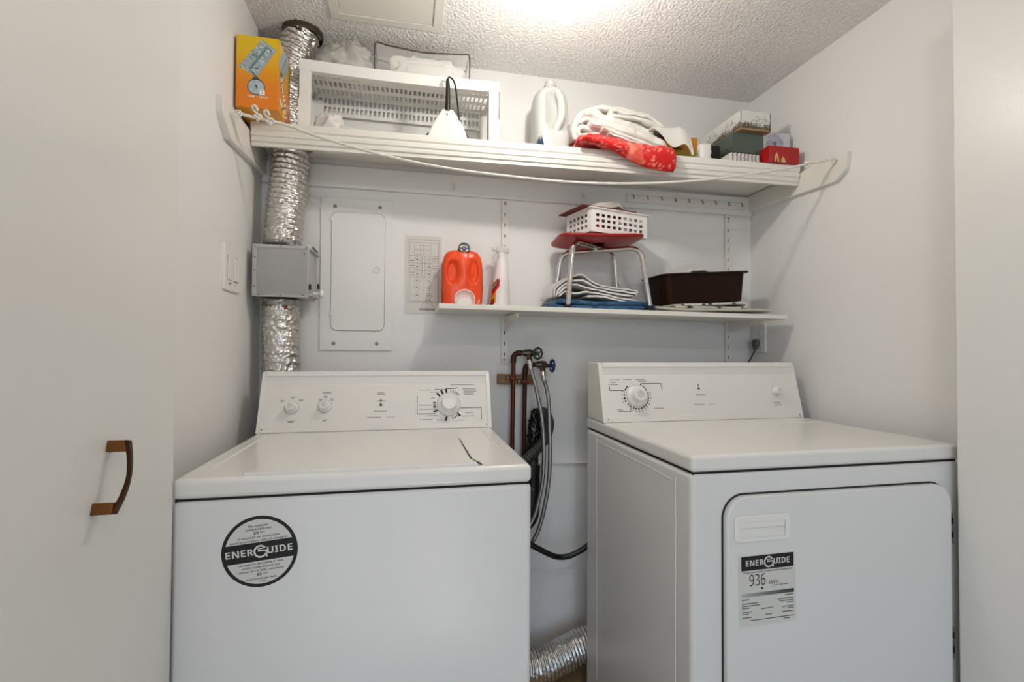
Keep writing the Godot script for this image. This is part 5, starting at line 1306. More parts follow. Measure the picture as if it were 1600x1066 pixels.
	b = B.new(); b.tube(cr3([jc + Vector3(0.004, 0.236, 0.012), jc + Vector3(0.016, 0.226, 0.03), jc + Vector3(0.02, 0.205, 0.045), jc + Vector3(0.026, 0.17, 0.053), jc + Vector3(0.024, 0.125, 0.056), jc + Vector3(0.010, 0.09, 0.054), jc + Vector3(0.004, 0.065, 0.048)], 6), 0.0135, 16); part("handle", b, hdpe, t)
	b = B.new()
	var rr := RandomNumberGenerator.new(); rr.seed = 3
	b.grid(12, 10, func(u: float, v: float) -> Vector3:
		var y := lerpf(0.006, 0.092, v); var p: Vector3 = jf.call(0.0, 0.0)
		var half := 0.0631
		var a := lerpf(PI * 1.12, PI * 1.38, u * (1.0 - 0.35 * v))
		var d := Vector3(signf(cos(a)) * pow(absf(cos(a)), 0.6), 0, -signf(sin(a)) * pow(absf(sin(a)), 0.6))
		return jc + d * half + Vector3(0, y, 0)
	, false, false, func(p: Vector3, u: float, v: float) -> Color:
		var k := ns(p, 90.0)
		if v > 0.85: return lin(0.75, 0.72, 0.45)
		if v < 0.45 and u > 0.25 and k > -0.15: return lin(0.16, 0.22, 0.36)
		return lin(0.78, 0.78, 0.75) if k > -0.1 else lin(0.45, 0.47, 0.46))
	part("paper_label", b, M.gloss, t, "small printed label with blue patches")
	towels()
	# boxes at the right end
	t = thing("tea_box", "small orange and green printed box behind the end of the white towel", "box", Vector3(0.952, 1.828, 0.18))
	b = B.new(); b.col = lin(0.58, 0.16, 0.07); var by := shelf_y(0.95) + 0.001
	b.rbox(Vector3(0.952, by + 0.05, 0.163), Vector3(0.132, 0.1, 0.09), 0.001, 1); part("carton", b, M.gloss, t)
	b = B.new(); b.xf = Transform3D(Basis.IDENTITY, Vector3(0.886, by, 0.2082))
	for i in 20:
		var k := (i + 0.5) / 20
		b.col = lin(lerpf(0.45, 0.87, smoothstep(0.1, 0.75, k)), lerpf(0.47, 0.60, k), lerpf(0.13, 0.16, k)); b.rect(0, 0.098 * i / 20, 0.1295, 0.098 * (i + 1) / 20, 0)
	b.col = lin(0.12, 0.14, 0.06)
	dashes(b, 0.02, 0.055, 0.05, 0.008, 0.0002, 4); dashes(b, 0.02, 0.014, 0.07, 0.003, 0.0002, 5); dashes(b, 0.1, 0.045, 0.016, 0.004, 0.0002, 6)
	part("carton_print", b, M.gloss, t)
	t = thing("tissue_packet", "small crinkled white packet beside the green wrapped pack", "packet", Vector3(1.037, 1.827, 0.2))
	b = B.new(); var wy := shelf_y(1.04) + 0.001
	b.grid(16, 40, func(u: float, v: float) -> Vector3:
		var a := TAU * v
		var d := Vector3(signf(cos(a)) * pow(absf(cos(a)), 0.45), 0, -signf(sin(a)) * pow(absf(sin(a)), 0.45))
		var k := (0.0 if u < 0.02 or u > 0.98 else 1.0)
		var p := Vector3(1.037, wy + 0.076 * u, 0.195) + d * Vector3(0.024, 0, 0.042) * (0.3 + 0.7 * k)
		return p + d * 0.0025 * ns(p, 70), false, true)
	part("wrapper", b, mat(0.91, 0.905, 0.89, 0.35), t)
	t = thing("small_box", "little black box half hidden left of the napkin stack", "box", Vector3(1.092, 1.827, 0.17))
	b = B.new(); b.rbox(Vector3(1.090, shelf_y(1.09) + 0.04, 0.172), Vector3(0.036, 0.078, 0.08), 0.002); part("carton", b, M.black, t)
	t = thing("napkin_pack", "pack of white napkins with grey script print under the green pack", "napkins", Vector3(1.175, 1.826, 0.2))
	var ny := shelf_y(1.18) + 0.001
	var rng2 := RandomNumberGenerator.new(); rng2.seed = 12
	for i in 8:
		b = B.new(); b.col = lin(0.86, 0.84, 0.82)
		var x := 1.122 + i * 0.0152
		b.rbox(Vector3(x, ny + 0.0195, 0.2), Vector3(0.0145, 0.039, 0.126), 0.005, 3)
		b.col = lin(0.38, 0.33, 0.34)
		for k in 5:
			b.xf = Transform3D(Basis.IDENTITY, Vector3(x, ny, 0.2634)); var q := Vector2(rng2.randf_range(-0.001, 0.001), 0.007 + k * 0.006)
			b.bar(q, q + Vector2(rng2.randf_range(-0.003, 0.003), 0.004), 0.0026, 0)
		b.xf = Transform3D.IDENTITY
		part("folded_napkin", b, M.print, t)
	t = thing("wrapped_pack", "dark green pack in shiny clear wrap under the bicycle tray", "package", Vector3(1.193, 1.868, 0.2))
	b = B.new(); b.col = lin(0.115, 0.19, 0.13); b.rbox(Vector3(1.193, ny + 0.079, 0.198), Vector3(0.122, 0.076, 0.115), 0.004, 2); part("pack", b, M.gloss, t)
	b = B.new(); var wrap := mat(0.7, 0.85, 0.75, 0.12); wrap.transparency = BaseMaterial3D.TRANSPARENCY_ALPHA; wrap.albedo_color.a = 0.06
	for e in 2:
		b.grid(40, 30, func(u: float, v: float) -> Vector3:
			var fold := 0.0045 * absf(noise.get_noise_2d((u * 3 + v * 1.5 + e * 9) * 4.0, (v * 2.5 - u) * 2.0))
			if e == 0: return Vector3(1.132 + 0.122 * u, ny + 0.042 + 0.075 * v, 0.2562 + fold)
			return Vector3(1.1312 - fold, ny + 0.042 + 0.075 * v, 0.141 + 0.115 * u))
	part("clear_wrap", b, wrap, t)
	# tray printed with bicycles
	t = thing("printed_tray", "white wooden tray box printed with bicycles on grass, on top of the stack", "tray", Vector3(1.205, 1.945, 0.15))
	var ty := ny + 0.120; var tx0 := 1.147; var tx1 := 1.271; var tz0 := 0.03; var tz1 := 0.272; var th := 0.068
	b = B.new(); b.rbox(Vector3((tx0 + tx1) / 2, ty + 0.003, (tz0 + tz1) / 2), Vector3(tx1 - tx0, 0.006, tz1 - tz0), 0.001); part("base", b, mat(0.62, 0.50, 0.36, 0.6), t, "bare wooden base")
	b = B.new()
	for e in [tx0 + 0.002, tx1 - 0.002]: b.rbox(Vector3(e, ty + th / 2 + 0.003, (tz0 + tz1) / 2), Vector3(0.004, th - 0.006, tz1 - tz0), 0.0008)
	for e in [tz0 + 0.002, tz1 - 0.002]: b.rbox(Vector3((tx0 + tx1) / 2, ty + th / 2 + 0.003, e), Vector3(tx1 - tx0, th - 0.006, 0.004), 0.0008)
	part("side_walls", b, mat(0.87, 0.87, 0.85, 0.45), t)
	b = B.new()
	for e in 2:
		b.xf = Transform3D(Basis.IDENTITY, Vector3(tx0, ty + 0.006, tz1 + 0.0002)) if e == 0 else Transform3D(Basis(Vector3(0, 0, 1), Vector3(0, 1, 0), Vector3(-1, 0, 0)), Vector3(tx0 - 0.0002, ty + 0.006, tz0))
		var w := tx1 - tx0 if e == 0 else tz1 - tz0
		var rg := RandomNumberGenerator.new(); rg.seed = 21 + e
		for i in int(w / 0.0011):
			var g := rg.randf_range(0.6, 1.15)
			b.col = lin(0.50 * g, 0.41 * g, 0.30 * g); var x := i * 0.0011
			b.bar(Vector2(x, 0.0005), Vector2(clampf(x + rg.randf_range(-0.003, 0.003), 0, w), 0.010 + rg.randf() * 0.011 + 0.005 * sin(x * 60)), 0.0012, 0.0001)
		b.col = lin(0.2, 0.17, 0.16)
		for cx in ([0.06] if e == 0 else [0.05, 0.155]):
			var a := Vector2(cx - 0.005, 0.018); var k := Vector2(cx + 0.05, 0.018)
			for q in [a, k]:
				if q.x + 0.014 > w: b.arc(q, 0.0128, 0.0138, PI * 0.5, PI * 1.5, 0.0003, 16)
				else: b.arc(q, 0.0128, 0.0138, 0, TAU, 0.0003, 24)
			for s in [[a, Vector2(cx + 0.012, 0.036)], [a, Vector2(cx + 0.02, 0.018)], [Vector2(cx + 0.012, 0.036), Vector2(cx + 0.02, 0.018)], [Vector2(cx + 0.02, 0.018), Vector2(cx + 0.042, 0.037)], [Vector2(cx + 0.012, 0.036), Vector2(cx + 0.042, 0.037)], [k, Vector2(cx + 0.040, 0.045)], [Vector2(cx + 0.011, 0.036), Vector2(cx + 0.009, 0.044)], [Vector2(cx + 0.004, 0.045), Vector2(cx + 0.015, 0.045)], [Vector2(cx + 0.040, 0.045), Vector2(cx + 0.033, 0.047)]]: b.bar(s[0], s[1], 0.0011, 0.0003)
	part("bicycle_print", b, M.print, t)
	t = thing("tissue_box", "pale tissue box printed with a grey blossom against the right wall", "box", Vector3(1.32, 1.825, 0.2))
	b = B.new(); var gy := shelf_y(1.32) + 0.001; b.col = lin(0.80, 0.80, 0.81); b.rbox(Vector3(1.3165, gy + 0.068, 0.19), Vector3(0.115, 0.136, 0.11), 0.0012, 1); part("carton", b, M.gloss, t)
	b = B.new(); b.xf = Transform3D(Basis.IDENTITY, Vector3(1.259, gy, 0.2452)); b.col = lin(0.64, 0.66, 0.70)
	for i in 6:
		var a := TAU * i / 6 + 0.3
		b.col = lin(0.62 + 0.04 * (i % 3), 0.64 + 0.04 * (i % 3), 0.69 + 0.03 * (i % 3)); b.poly(B.circle(0.017, 18, Vector2(0.05, 0.095) + Vector2.from_angle(a) * 0.02), 0.0001 + i * 0.00004)
	b.col = lin(0.45, 0.47, 0.52); b.poly(B.circle(0.008, 14, Vector2(0.05, 0.095)), 0.0004); b.bar(Vector2(0.05, 0.09), Vector2(0.06, 0.05), 0.003, 0.0004)
	b.col = lin(0.92, 0.92, 0.92); b.bar(Vector2(0.002, 0.072), Vector2(0.112, 0.072), 0.0014, 0.0004)
	part("carton_print", b, M.gloss, t)
	t = thing("gift_box", "small glossy red box printed with pale flame shapes at the shelf's right end", "box", Vector3(1.3, 1.824, 0.28))
	b = B.new(); b.col = lin(0.66, 0.05, 0.07); gy = shelf_y(1.3) + 0.0045; b.rbox(Vector3(1.3035, gy + 0.0285, 0.2745), Vector3(0.124, 0.057, 0.05), 0.001, 1); part("carton", b, M.gloss, t)
	b = B.new(); b.xf = Transform3D(Basis.IDENTITY, Vector3(1.2415, gy, 0.2997)); b.col = lin(0.82, 0.68, 0.45)
	for q in [[0.03, 1.0], [0.057, 0.62]]:
		var fl := PackedVector2Array()
		for k in [Vector2(-0.009, 0.001), Vector2(0.009, 0.001), Vector2(0.008, 0.014), Vector2(0.003, 0.026), Vector2(-0.001, 0.036), Vector2(-0.006, 0.024), Vector2(-0.01, 0.012)]: fl.append(Vector2(q[0] + k.x, k.y * q[1]))
		b.poly(fl, 0.0001)
	b.col = lin(0.62, 0.2, 0.12); b.poly(PackedVector2Array([Vector2(0.026, 0.001), Vector2(0.034, 0.001), Vector2(0.03, 0.02)]), 0.0003)
	dashes(b, 0.085, 0.053, 0.036, 0.0016, 0.0001, 3)
	part("carton_print", b, M.gloss, t)

func towels() -> void:
	var z0 := 0.02
	var warp := func(p: Vector3, s: float, t: float) -> Vector3:
		return p + Vector3(0.004 * ns(p, 14), 0.005 * ns(p + Vector3(2, 0, 0), 16) + 0.0022 * ns(p, 45), 0.009 * ns(Vector3(p.x, p.y, 0), 12) - 0.0)
	var wc := func(p: Vector3, s: float, t: float) -> Color: return lin(0.89, 0.88, 0.85)
	var t := thing("red_towel", "red towel with pale scroll pattern hanging over the front of the upper shelf", "towel", Vector3(0.7, 1.833, 0.2))
	var b := B.new()
	# drawn along x: the profile lives in (z, y)
	var drop := func(x: float) -> float: return smoothstep(0.56, 0.82, x)
	var rw := func(p: Vector3, s: float, q: float) -> Vector3:
		var x := p.z
		var k: float = drop.call(x)
		var y := p.y
		if y < 1.852: y = 1.852 + (y - 1.852) * (0.2 + 0.8 * k)
		y += -0.012 * k + 0.012 * (1.0 - k) * smoothstep(1.86, 1.9, p.y)
		var v := Vector3(x, y, p.x + 0.006 * ns(Vector3(x, p.y, 0), 11) + 0.002 * sin(x * 40))
		return v + Vector3(0.004 * ns(v, 20), 0.0055 * ns(v + Vector3(0, 3, 0), 16), 0.0)
	var rc := func(p: Vector3, s: float, q: float) -> Color:
		var k := absf(noise.get_noise_3d(p.x * 34, p.y * 34, p.z * 34))
		var band := smoothstep(0.70, 0.705, p.x) * (1 - smoothstep(0.755, 0.76, p.x))
		var c := lin(0.80, 0.10, 0.09).lerp(lin(0.93, 0.58, 0.50), smoothstep(0.06, 0.02, k) * 0.85)
		if band > 0.5: c = lin(0.87, 0.30, 0.24).lerp(lin(0.93, 0.55, 0.45), 0.5 + 0.5 * sin(p.x * 900))
		return c
	b.xf = Transform3D(Basis(Vector3(0, 0, -1), Vector3(0, 1, 0), Vector3(1, 0, 0)), Vector3.ZERO)
	var turn := b.xf.affine_inverse()
	var flip := func(p: Vector3, s: float, q: float) -> Vector3: return turn * (rw.call(Vector3(-p.x, p.y, p.z), s, q) as Vector3)
	var col := func(p: Vector3, s: float, q: float) -> Color: return rc.call(b.xf * p, s, q)
	b.ribbon([Vector2(-0.04, 1.853), Vector2(-0.12, 1.853), Vector2(-0.2, 1.853), Vector2(-0.255, 1.856), Vector2(-0.285, 1.848), Vector2(-0.297, 1.826), Vector2(-0.292, 1.798), Vector2(-0.279, 1.783)], 0.026, 0.553, 0.872, flip, col, 48, 6)
	part("lower_fold", b, M.terry, t)
	b = B.new(); b.xf = Transform3D(Basis(Vector3(0, 0, -1), Vector3(0, 1, 0), Vector3(1, 0, 0)), Vector3.ZERO)
	b.ribbon([Vector2(-0.04, 1.879), Vector2(-0.15, 1.879), Vector2(-0.22, 1.879), Vector2(-0.257, 1.872), Vector2(-0.274, 1.855), Vector2(-0.268, 1.84)], 0.022, 0.583, 0.855, func(p: Vector3, s: float, q: float) -> Vector3:
		var v := Vector3(p.z, p.y - 0.045 * smoothstep(0.60, 0.86, p.z) * smoothstep(0.14, 0.26, -p.x), -p.x)
		return turn * (v + Vector3(0, 0.004 * ns(v, 18), 0.004 * ns(v + Vector3(1, 0, 0), 15))), col, 40, 6)
	part("upper_fold", b, M.terry, t)
	t = thing("white_towel", "thick white towel folded in loose layers on top of the red towel", "towel", Vector3(0.72, 1.89, 0.12))
	b = B.new()
	b.ribbon([Vector2(0.836, 1.979), Vector2(0.829, 1.998), Vector2(0.767, 2.004), Vector2(0.712, 2.008), Vector2(0.63, 2.004), Vector2(0.590, 1.985), Vector2(0.564, 1.95), Vector2(0.558, 1.915), Vector2(0.565, 1.888)], 0.021, z0, 0.19, warp, wc, 16, 6)
	part("outer_fold", b, M.terry, t)
	b = B.new()
	b.ribbon([Vector2(0.66, 1.922), Vector2(0.62, 1.907), Vector2(0.580, 1.902), Vector2(0.569, 1.914), Vector2(0.582, 1.926), Vector2(0.62, 1.922), Vector2(0.632, 1.935), Vector2(0.622, 1.958), Vector2(0.588, 1.955), Vector2(0.570, 1.938)], 0.016, z0, 0.2, warp, wc, 16, 6)
	b.ribbon([Vector2(0.585, 1.972), Vector2(0.625, 1.982), Vector2(0.65, 1.966), Vector2(0.70, 1.958), Vector2(0.77, 1.945), Vector2(0.84, 1.925)], 0.030, z0, 0.203, warp, wc, 16, 6)
	part("rolled_fold", b, M.terry, t)
	b = B.new()
	b.ribbon([Vector2(0.872, 1.934), Vector2(0.851, 1.952), Vector2(0.80, 1.968), Vector2(0.735, 1.974), Vector2(0.69, 1.972), Vector2(0.680, 1.984), Vector2(0.70, 1.992), Vector2(0.739, 1.988), Vector2(0.79, 1.986), Vector2(0.83, 1.98), Vector2(0.86, 1.962), Vector2(0.875, 1.95)], 0.014, z0 + 0.02, 0.214, warp, wc, 16, 6)
	part("top_fold", b, M.terry, t)
	b = B.new()
	b.ribbon([Vector2(0.60, 1.938), Vector2(0.645, 1.934), Vector2(0.70, 1.925), Vector2(0.77, 1.913), Vector2(0.835, 1.897), Vector2(0.868, 1.884), Vector2(0.878, 1.868)], 0.034, z0, 0.226, warp, wc, 18, 6)
	b.ribbon([Vector2(0.64, 1.915), Vector2(0.70, 1.903), Vector2(0.77, 1.884), Vector2(0.835, 1.866), Vector2(0.885, 1.85)], 0.012, z0 + 0.02, 0.238, warp, wc, 18, 6)
	b.ribbon([Vector2(0.66, 1.897), Vector2(0.735, 1.878), Vector2(0.80, 1.862), Vector2(0.85, 1.851), Vector2(0.88, 1.846)], 0.008, z0 + 0.02, 0.246, warp, wc, 18, 6)
	part("lower_folds", b, M.terry, t)
	b = B.new()
	b.ribbon([Vector2(0.82, 1.934), Vector2(0.87, 1.946), Vector2(0.92, 1.948), Vector2(0.948, 1.948), Vector2(0.966, 1.940), Vector2(0.972, 1.932)], 0.007, 0.12, 0.245, func(p: Vector3, s: float, q: float) -> Vector3:
		return p + Vector3(0.004 * ns(p, 14), -0.078 * smoothstep(0.76, 1.0, q) * smoothstep(0.02, 0.35, s) - 0.012 * sin(s * 9.0) * smoothstep(0.6, 1.0, q) + 0.004 * ns(p, 20), 0.008 * s), wc, 16, 6)
	part("loose_corner", b, M.terry, t)

# ---------------------------------------------------------------- things on the lower shelf
func lower_things() -> void:
	# orange jug
	var t := thing("detergent_jug", "large orange detergent jug with a clear measuring cup on its face", "jug", Vector3(0.183, 1.292, 0.07))
	var y0 := ledge_y(0.183) + 0.001
	var c := Vector3(0.183, y0, 0.07)
	var orange := mat(0.95, 0.31, 0.11, 0.3); orange.subsurf_scatter_enabled = true; orange.subsurf_scatter_strength = 0.1
	var prof := [Vector2(0.0, 0.0), Vector2(0.0005, 0.058), Vector2(0.006, 0.0665), Vector2(0.05, 0.071), Vector2(0.10, 0.0725), Vector2(0.15, 0.071), Vector2(0.180, 0.0665), Vector2(0.200, 0.057), Vector2(0.208, 0.044), Vector2(0.2115, 0.025), Vector2(0.213, 0.0)]
	var jf := func(u: float, v: float) -> Vector3:
		var q := B.cr2(prof, u * (prof.size() - 1))
		q.y = maxf(q.y, 0.0)
		var a := TAU * v
		var d := Vector3(signf(cos(a)) * pow(absf(cos(a)), 0.55), 0, -signf(sin(a)) * pow(absf(sin(a)), 0.55))
		var p := Vector3(d.x * q.y, q.x, d.z * q.y * 0.78)
		if p.z > 0:
			var f := smoothstep(0.02, 0.045, p.z)
			for g in [[-0.036, 0.132, 0.024, 0.045, 0.018], [0.036, 0.135, 0.020, 0.047, 0.014]]:
				var e := Vector2((p.x - g[0]) / g[2], (p.y - g[1]) / g[3]).length()
				p.z -= g[4] * f * (1 - smoothstep(0.55, 1.05, e))
			p.z += 0.004 * f * (1 - smoothstep(0.005, 0.02, absf(p.x))) * smoothstep(0.06, 0.09, p.y)
		return c + p
	var b := B.new(); b.grid(110, 110, jf, false, true); part("bottle_body", b, orange, t)
	b = B.new(); b.col = lin(0.86, 0.62, 0.52)
	b.grid(14, 14, func(u: float, v: float) -> Vector3:
		return Vector3(c.x - 0.0735 + 0.003 * absf(v - 0.5), y0 + lerpf(0.03, 0.165, u), c.z + lerpf(-0.03, 0.03, v)), false, false, func(p: Vector3, u: float, v: float) -> Color: return lin(0.88, 0.86, 0.84) if v > 0.85 or (u > 0.6 and ns(p, 60) > 0) else lin(0.82, 0.33, 0.16))
	part("side_label", b, M.gloss, t, "printed side label with a white edge")
	var front := Transform3D(Basis(Vector3(1, 0, 0), Vector3(0, 0, 1), Vector3(0, -1, 0)), c + Vector3(0.004, 0.0345, 0.054))
	b = B.new(); b.xf = front; b.lathe([Vector2(0.036, -0.004), Vector2(0.0365, 0.010), Vector2(0.0355, 0.012), Vector2(0.0325, 0.012), Vector2(0.031, 0.008), Vector2(0.029, 0.003), Vector2(0, 0.003)], 40)
	var cup := mat(0.93, 0.80, 0.76, 0.3); part("measuring_cup", b, cup, t, "frosted round measuring cup")
	b = B.new(); b.xf = front * Transform3D(Basis(Vector3(1, 0, 0), Vector3(0, 0, -1), Vector3(0, 1, 0)), Vector3.ZERO)
	b.prism(PackedVector2Array([Vector2(-0.024, -0.006), Vector2(-0.02, -0.02), Vector2(0, -0.027), Vector2(0.02, -0.02), Vector2(0.024, -0.006), Vector2(0.017, 0.006), Vector2(0.012, 0.013), Vector2(0.008, 0.004), Vector2(-0.008, 0.004), Vector2(-0.012, 0.013), Vector2(-0.017, 0.006)]), 0.003, 0.009, 0.002); part("cup_base", b, mat(0.92, 0.9, 0.89, 0.3), t)
	var capf := Transform3D(Basis(Vector3(1, 0, 0), Vector3(0, 0.25, 0.97).normalized(), Vector3(0, -0.97, 0.25).normalized()), c + Vector3(0.0035, 0.2135, 0.035))
	b = B.new(); b.xf = capf; b.lathe([Vector2(0.015, -0.03), Vector2(0.0175, -0.012), Vector2(0.0205, -0.012), Vector2(0.021, 0.008), Vector2(0.0195, 0.010), Vector2(0.015, 0.010), Vector2(0.0145, 0.005), Vector2(0, 0.005)], 40); var cap := part("cap", b, mat(0.05, 0.05, 0.16, 0.35), t, "dark blue screw cap")
	b = B.new(); b.xf = capf * Transform3D(Basis(Vector3(1, 0, 0), Vector3(0, 0, -1), Vector3(0, 1, 0)), Vector3(0, 0.0053, 0))
	b.col = lin(0.86, 0.84, 0.62); b.arc(Vector2.ZERO, 0.009, 0.0145, 0.25, PI - 0.25, 0, 20); b.arc(Vector2.ZERO, 0.009, 0.0145, PI + 0.25, TAU - 0.25, 0, 20); b.col = lin(0.22, 0.14, 0.55); b.prism(B.circle(0.008, 24), 0, 0.004, 0.001); part("cap_insert", b, M.gloss, cap, "cream ring around a purple centre")
	b = B.new(); b.xf = Transform3D(Basis(Vector3.UP, 0.42), c + Vector3(0.0535, 0.032, 0.0475)); b.col = lin(0.93, 0.85, 0.7); b.text("Oxi", 0.008, Vector2.ZERO, 0.0006, true, 0, 1.0, 1.45); b.col = lin(0.72, 0.10, 0.02)
	part("lettering", b, M.gloss, t)
	# spray bottle
	t = thing("spray_bottle", "white trigger spray bottle with a red and black label, next to the orange jug", "spray bottle", Vector3(0.318, 1.293, 0.075))
	y0 = ledge_y(0.318) + 0.001; c = Vector3(0.319, y0, 0.075)
	var sp := [Vector2(0, 0), Vector2(0.0005, 0.033), Vector2(0.004, 0.0365), Vector2(0.03, 0.036), Vector2(0.09, 0.032), Vector2(0.14, 0.026), Vector2(0.18, 0.021), Vector2(0.186, 0.017), Vector2(0.188, 0.0)]
	b = B.new(); b.grid(50, 40, func(u: float, v: float) -> Vector3:
		var q := B.cr2(sp, u * (sp.size() - 1)); q.y = maxf(q.y, 0); var a := TAU * v
		return c + Vector3(cos(a) * q.y + 0.006 * smoothstep(0.02, 0.18, q.x), q.x, -sin(a) * q.y * 1.15), false, true)
	part("bottle_body", b, mat(0.92, 0.90, 0.895, 0.3), t)
	var sf := func(x: float, y: float) -> Vector3:        # a point on the front left of the bottle
		var a := PI + 1.35 * (0.9 - x)
		a = PI + 0.15 + x * 1.75
		var r := 0.0366 - 0.06 * maxf(0.0, y - 0.05) - 0.0
		var q := B.cr2(sp, clampf(2.0 + (y - 0.004) / 0.026, 2.0, 3.0) if y < 0.03 else 3.0 + clampf((y - 0.03) / 0.06, 0, 1) if y < 0.09 else 4.0 + clampf((y - 0.09) / 0.05, 0, 1))
		return c + Vector3(cos(a) * (q.y + 0.0006) + 0.006 * smoothstep(0.02, 0.18, q.x), y, -sin(a) * (q.y + 0.0006) * 1.15)
	b = B.new()
	var patch := func(x0: float, x1: float, ya: float, yb: float, yc: float, yd: float, cc: Color, lift: float) -> void:
		b.col = cc
		b.grid(8, 5, func(u: float, v: float) -> Vector3:
			var y := lerpf(lerpf(ya, yb, u), lerpf(yc, yd, u), v)
			var p: Vector3 = sf.call(lerpf(x0, x1, u), y); var nn := (p - Vector3(c.x, p.y, c.z)).normalized(); return p + nn * lift)
	patch.call(0.05, 0.45, 0.022, 0.03, 0.105, 0.10, lin(0.85, 0.62, 0.2), 0.0)
	patch.call(0.12, 0.62, 0.047, 0.085, 0.072, 0.118, lin(0.82, 0.07, 0.07), 0.0004)
	patch.call(0.14, 0.5, 0.065, 0.092, 0.09, 0.118, lin(0.13, 0.13, 0.15), 0.0007)
	patch.call(0.08, 0.35, 0.02, 0.024, 0.038, 0.044, lin(0.12, 0.1, 0.1), 0.0004)
	patch.call(0.08, 0.3, 0.026, 0.03, 0.036, 0.04, lin(0.85, 0.2, 0.12), 0.0007)
	patch.call(0.16, 0.21, 0.074, 0.078, 0.085, 0.089, lin(0.9, 0.9, 0.9), 0.001); patch.call(0.26, 0.31, 0.081, 0.085, 0.094, 0.098, lin(0.9, 0.9, 0.9), 0.001); patch.call(0.37, 0.42, 0.088, 0.092, 0.103, 0.107, lin(0.9, 0.9, 0.9), 0.001)
	part("label_print", b, M.gloss, t, "red, black and yellow label")
	b = B.new(); b.xf = Transform3D(Basis.IDENTITY, c + Vector3(0.006, 0, 0)); b.lathe([Vector2(0.015, 0.186), Vector2(0.0155, 0.188), Vector2(0.0155, 0.204), Vector2(0.013, 0.206), Vector2(0.010, 0.212), Vector2(0, 0.212)], 24); part("collar", b, mat(0.92, 0.91, 0.9, 0.35), t)
	var frost := mat(0.90, 0.89, 0.87, 0.35); frost.transparency = BaseMaterial3D.TRANSPARENCY_ALPHA; frost.albedo_color.a = 0.72
	b = B.new(); b.xf = Transform3D(Basis(Vector3.UP, -0.35), c + Vector3(0.006, 0.0, 0))
	b.rbox(Vector3(0.001, 0.222, 0), Vector3(0.042, 0.026, 0.02), 0.007, 3); b.rbox(Vector3(-0.026, 0.226, 0), Vector3(0.02, 0.016, 0.014), 0.004, 2); b.rbox(Vector3(0.02, 0.218, 0), Vector3(0.012, 0.02, 0.018), 0.005, 2); part("spray_head", b, frost, t)
	b = B.new(); b.xf = Transform3D(Basis(Vector3.UP, -0.35), c + Vector3(0.006, 0.0, 0)); b.tube(cr3([Vector3(-0.016, 0.217, 0), Vector3(-0.026, 0.2, 0), Vector3(-0.026, 0.182, 0), Vector3(-0.03, 0.17, 0)], 5), 0.0045, 10); part("trigger", b, frost, t)
	# step stool: two chrome hoops crossing under a red seat
	t = thing("step_stool", "small chrome legged stool with a red seat standing on the lower shelf", "stool", Vector3(0.67, 1.296, 0.14))
	for e in 2:
		var f0 := Vector3(0.522, ledge_y(0.52) + 0.001, 0.228) if e == 0 else Vector3(0.823, ledge_y(0.82) + 0.001, 0.228)
		var f1 := Vector3(0.79, ledge_y(0.79) + 0.001, 0.035) if e == 0 else Vector3(0.527, ledge_y(0.53) + 0.001, 0.035)
		var hgt := 1.531 if e == 0 else 1.519
		var a0 := Vector3(0.545, hgt, 0.214) if e == 0 else Vector3(0.795, hgt, 0.210)
		var a1 := Vector3(0.765, hgt, 0.05) if e == 0 else Vector3(0.555, hgt, 0.05)
		var l := PackedVector3Array(); l.append(f0); l.append(f0.lerp(a0, 0.5))
		for q in [[f0, a0, a1], [a0, a1, f1]]:
			var p: Vector3 = q[0]; var m: Vector3 = q[1]; var n: Vector3 = q[2]
			var pa := m + (p - m).normalized() * 0.042; var pb := m + (n - m).normalized() * 0.042
			for i in 9:
				var k := i / 8.0
				l.append(pa.lerp(m, k).lerp(m.lerp(pb, k), k))
		l.append(f1.lerp(a1, 0.5)); l.append(f1)
		var b2 := B.new(); b2.tube(l, 0.0088, 20); part("leg_hoop", b2, M.chrome, t)
		for f in [f0, f1]:
			b2 = B.new(); b2.xf = Transform3D(Basis.IDENTITY, f - Vector3(0, 0.0005, 0)); b2.lathe([Vector2(0, 0), Vector2(0.0105, 0), Vector2(0.011, 0.002), Vector2(0.0108, 0.015), Vector2(0.009, 0.016)], 20); part("foot_cap", b2, M.rubber, t, "black rubber foot cap")
	b = B.new(); b.xf = Transform3D(Basis(Vector3.UP, -0.09) * Basis(Vector3(0, 0, 1), 0.02), Vector3(0.655, 1.55, 0.142))
	b.grid(30, 40, func(u: float, v: float) -> Vector3:
		var th := PI * (1.0 - clampf(u, 0.003, 0.997)); var a := TAU * v; var s := pow(sin(th), 0.35)
		var d := Vector3(signf(cos(a)) * pow(absf(cos(a)), 0.4) * s, 0, -signf(sin(a)) * pow(absf(sin(a)), 0.4) * s)
		var y := signf(cos(th)) * pow(absf(cos(th)), 0.5) * 0.0075
		return Vector3(d.x * 0.152, y + 0.006 * d.x * d.x - 0.004, d.z * 0.117), false, true)
	part("seat", b, mat(0.62, 0.075, 0.05, 0.35), t, "shiny red seat pad")
	# white basket
	t = thing("mesh_basket", "white plastic basket with square holes standing on the red stool seat", "basket", Vector3(0.68, 1.56, 0.13))
	var o := Vector3(0.604, 1.5635, 0.226); var ex := Vector3(0.968, 0, -0.25).normalized(); var ez := Vector3(-0.25, 0, -0.968).normalized()
	var L := 0.245; var Wd := 0.150; var Hh := 0.082
	b = B.new(); b.xf = Transform3D(Basis(ex, Vector3(0, 1, 0), -ez), o); lattice(b, L, Hh, 9, 3, 0.60, 0.55, 0.0025, 0.016, 0.012, 0.014); part("long_side", b, M.plastic, t)
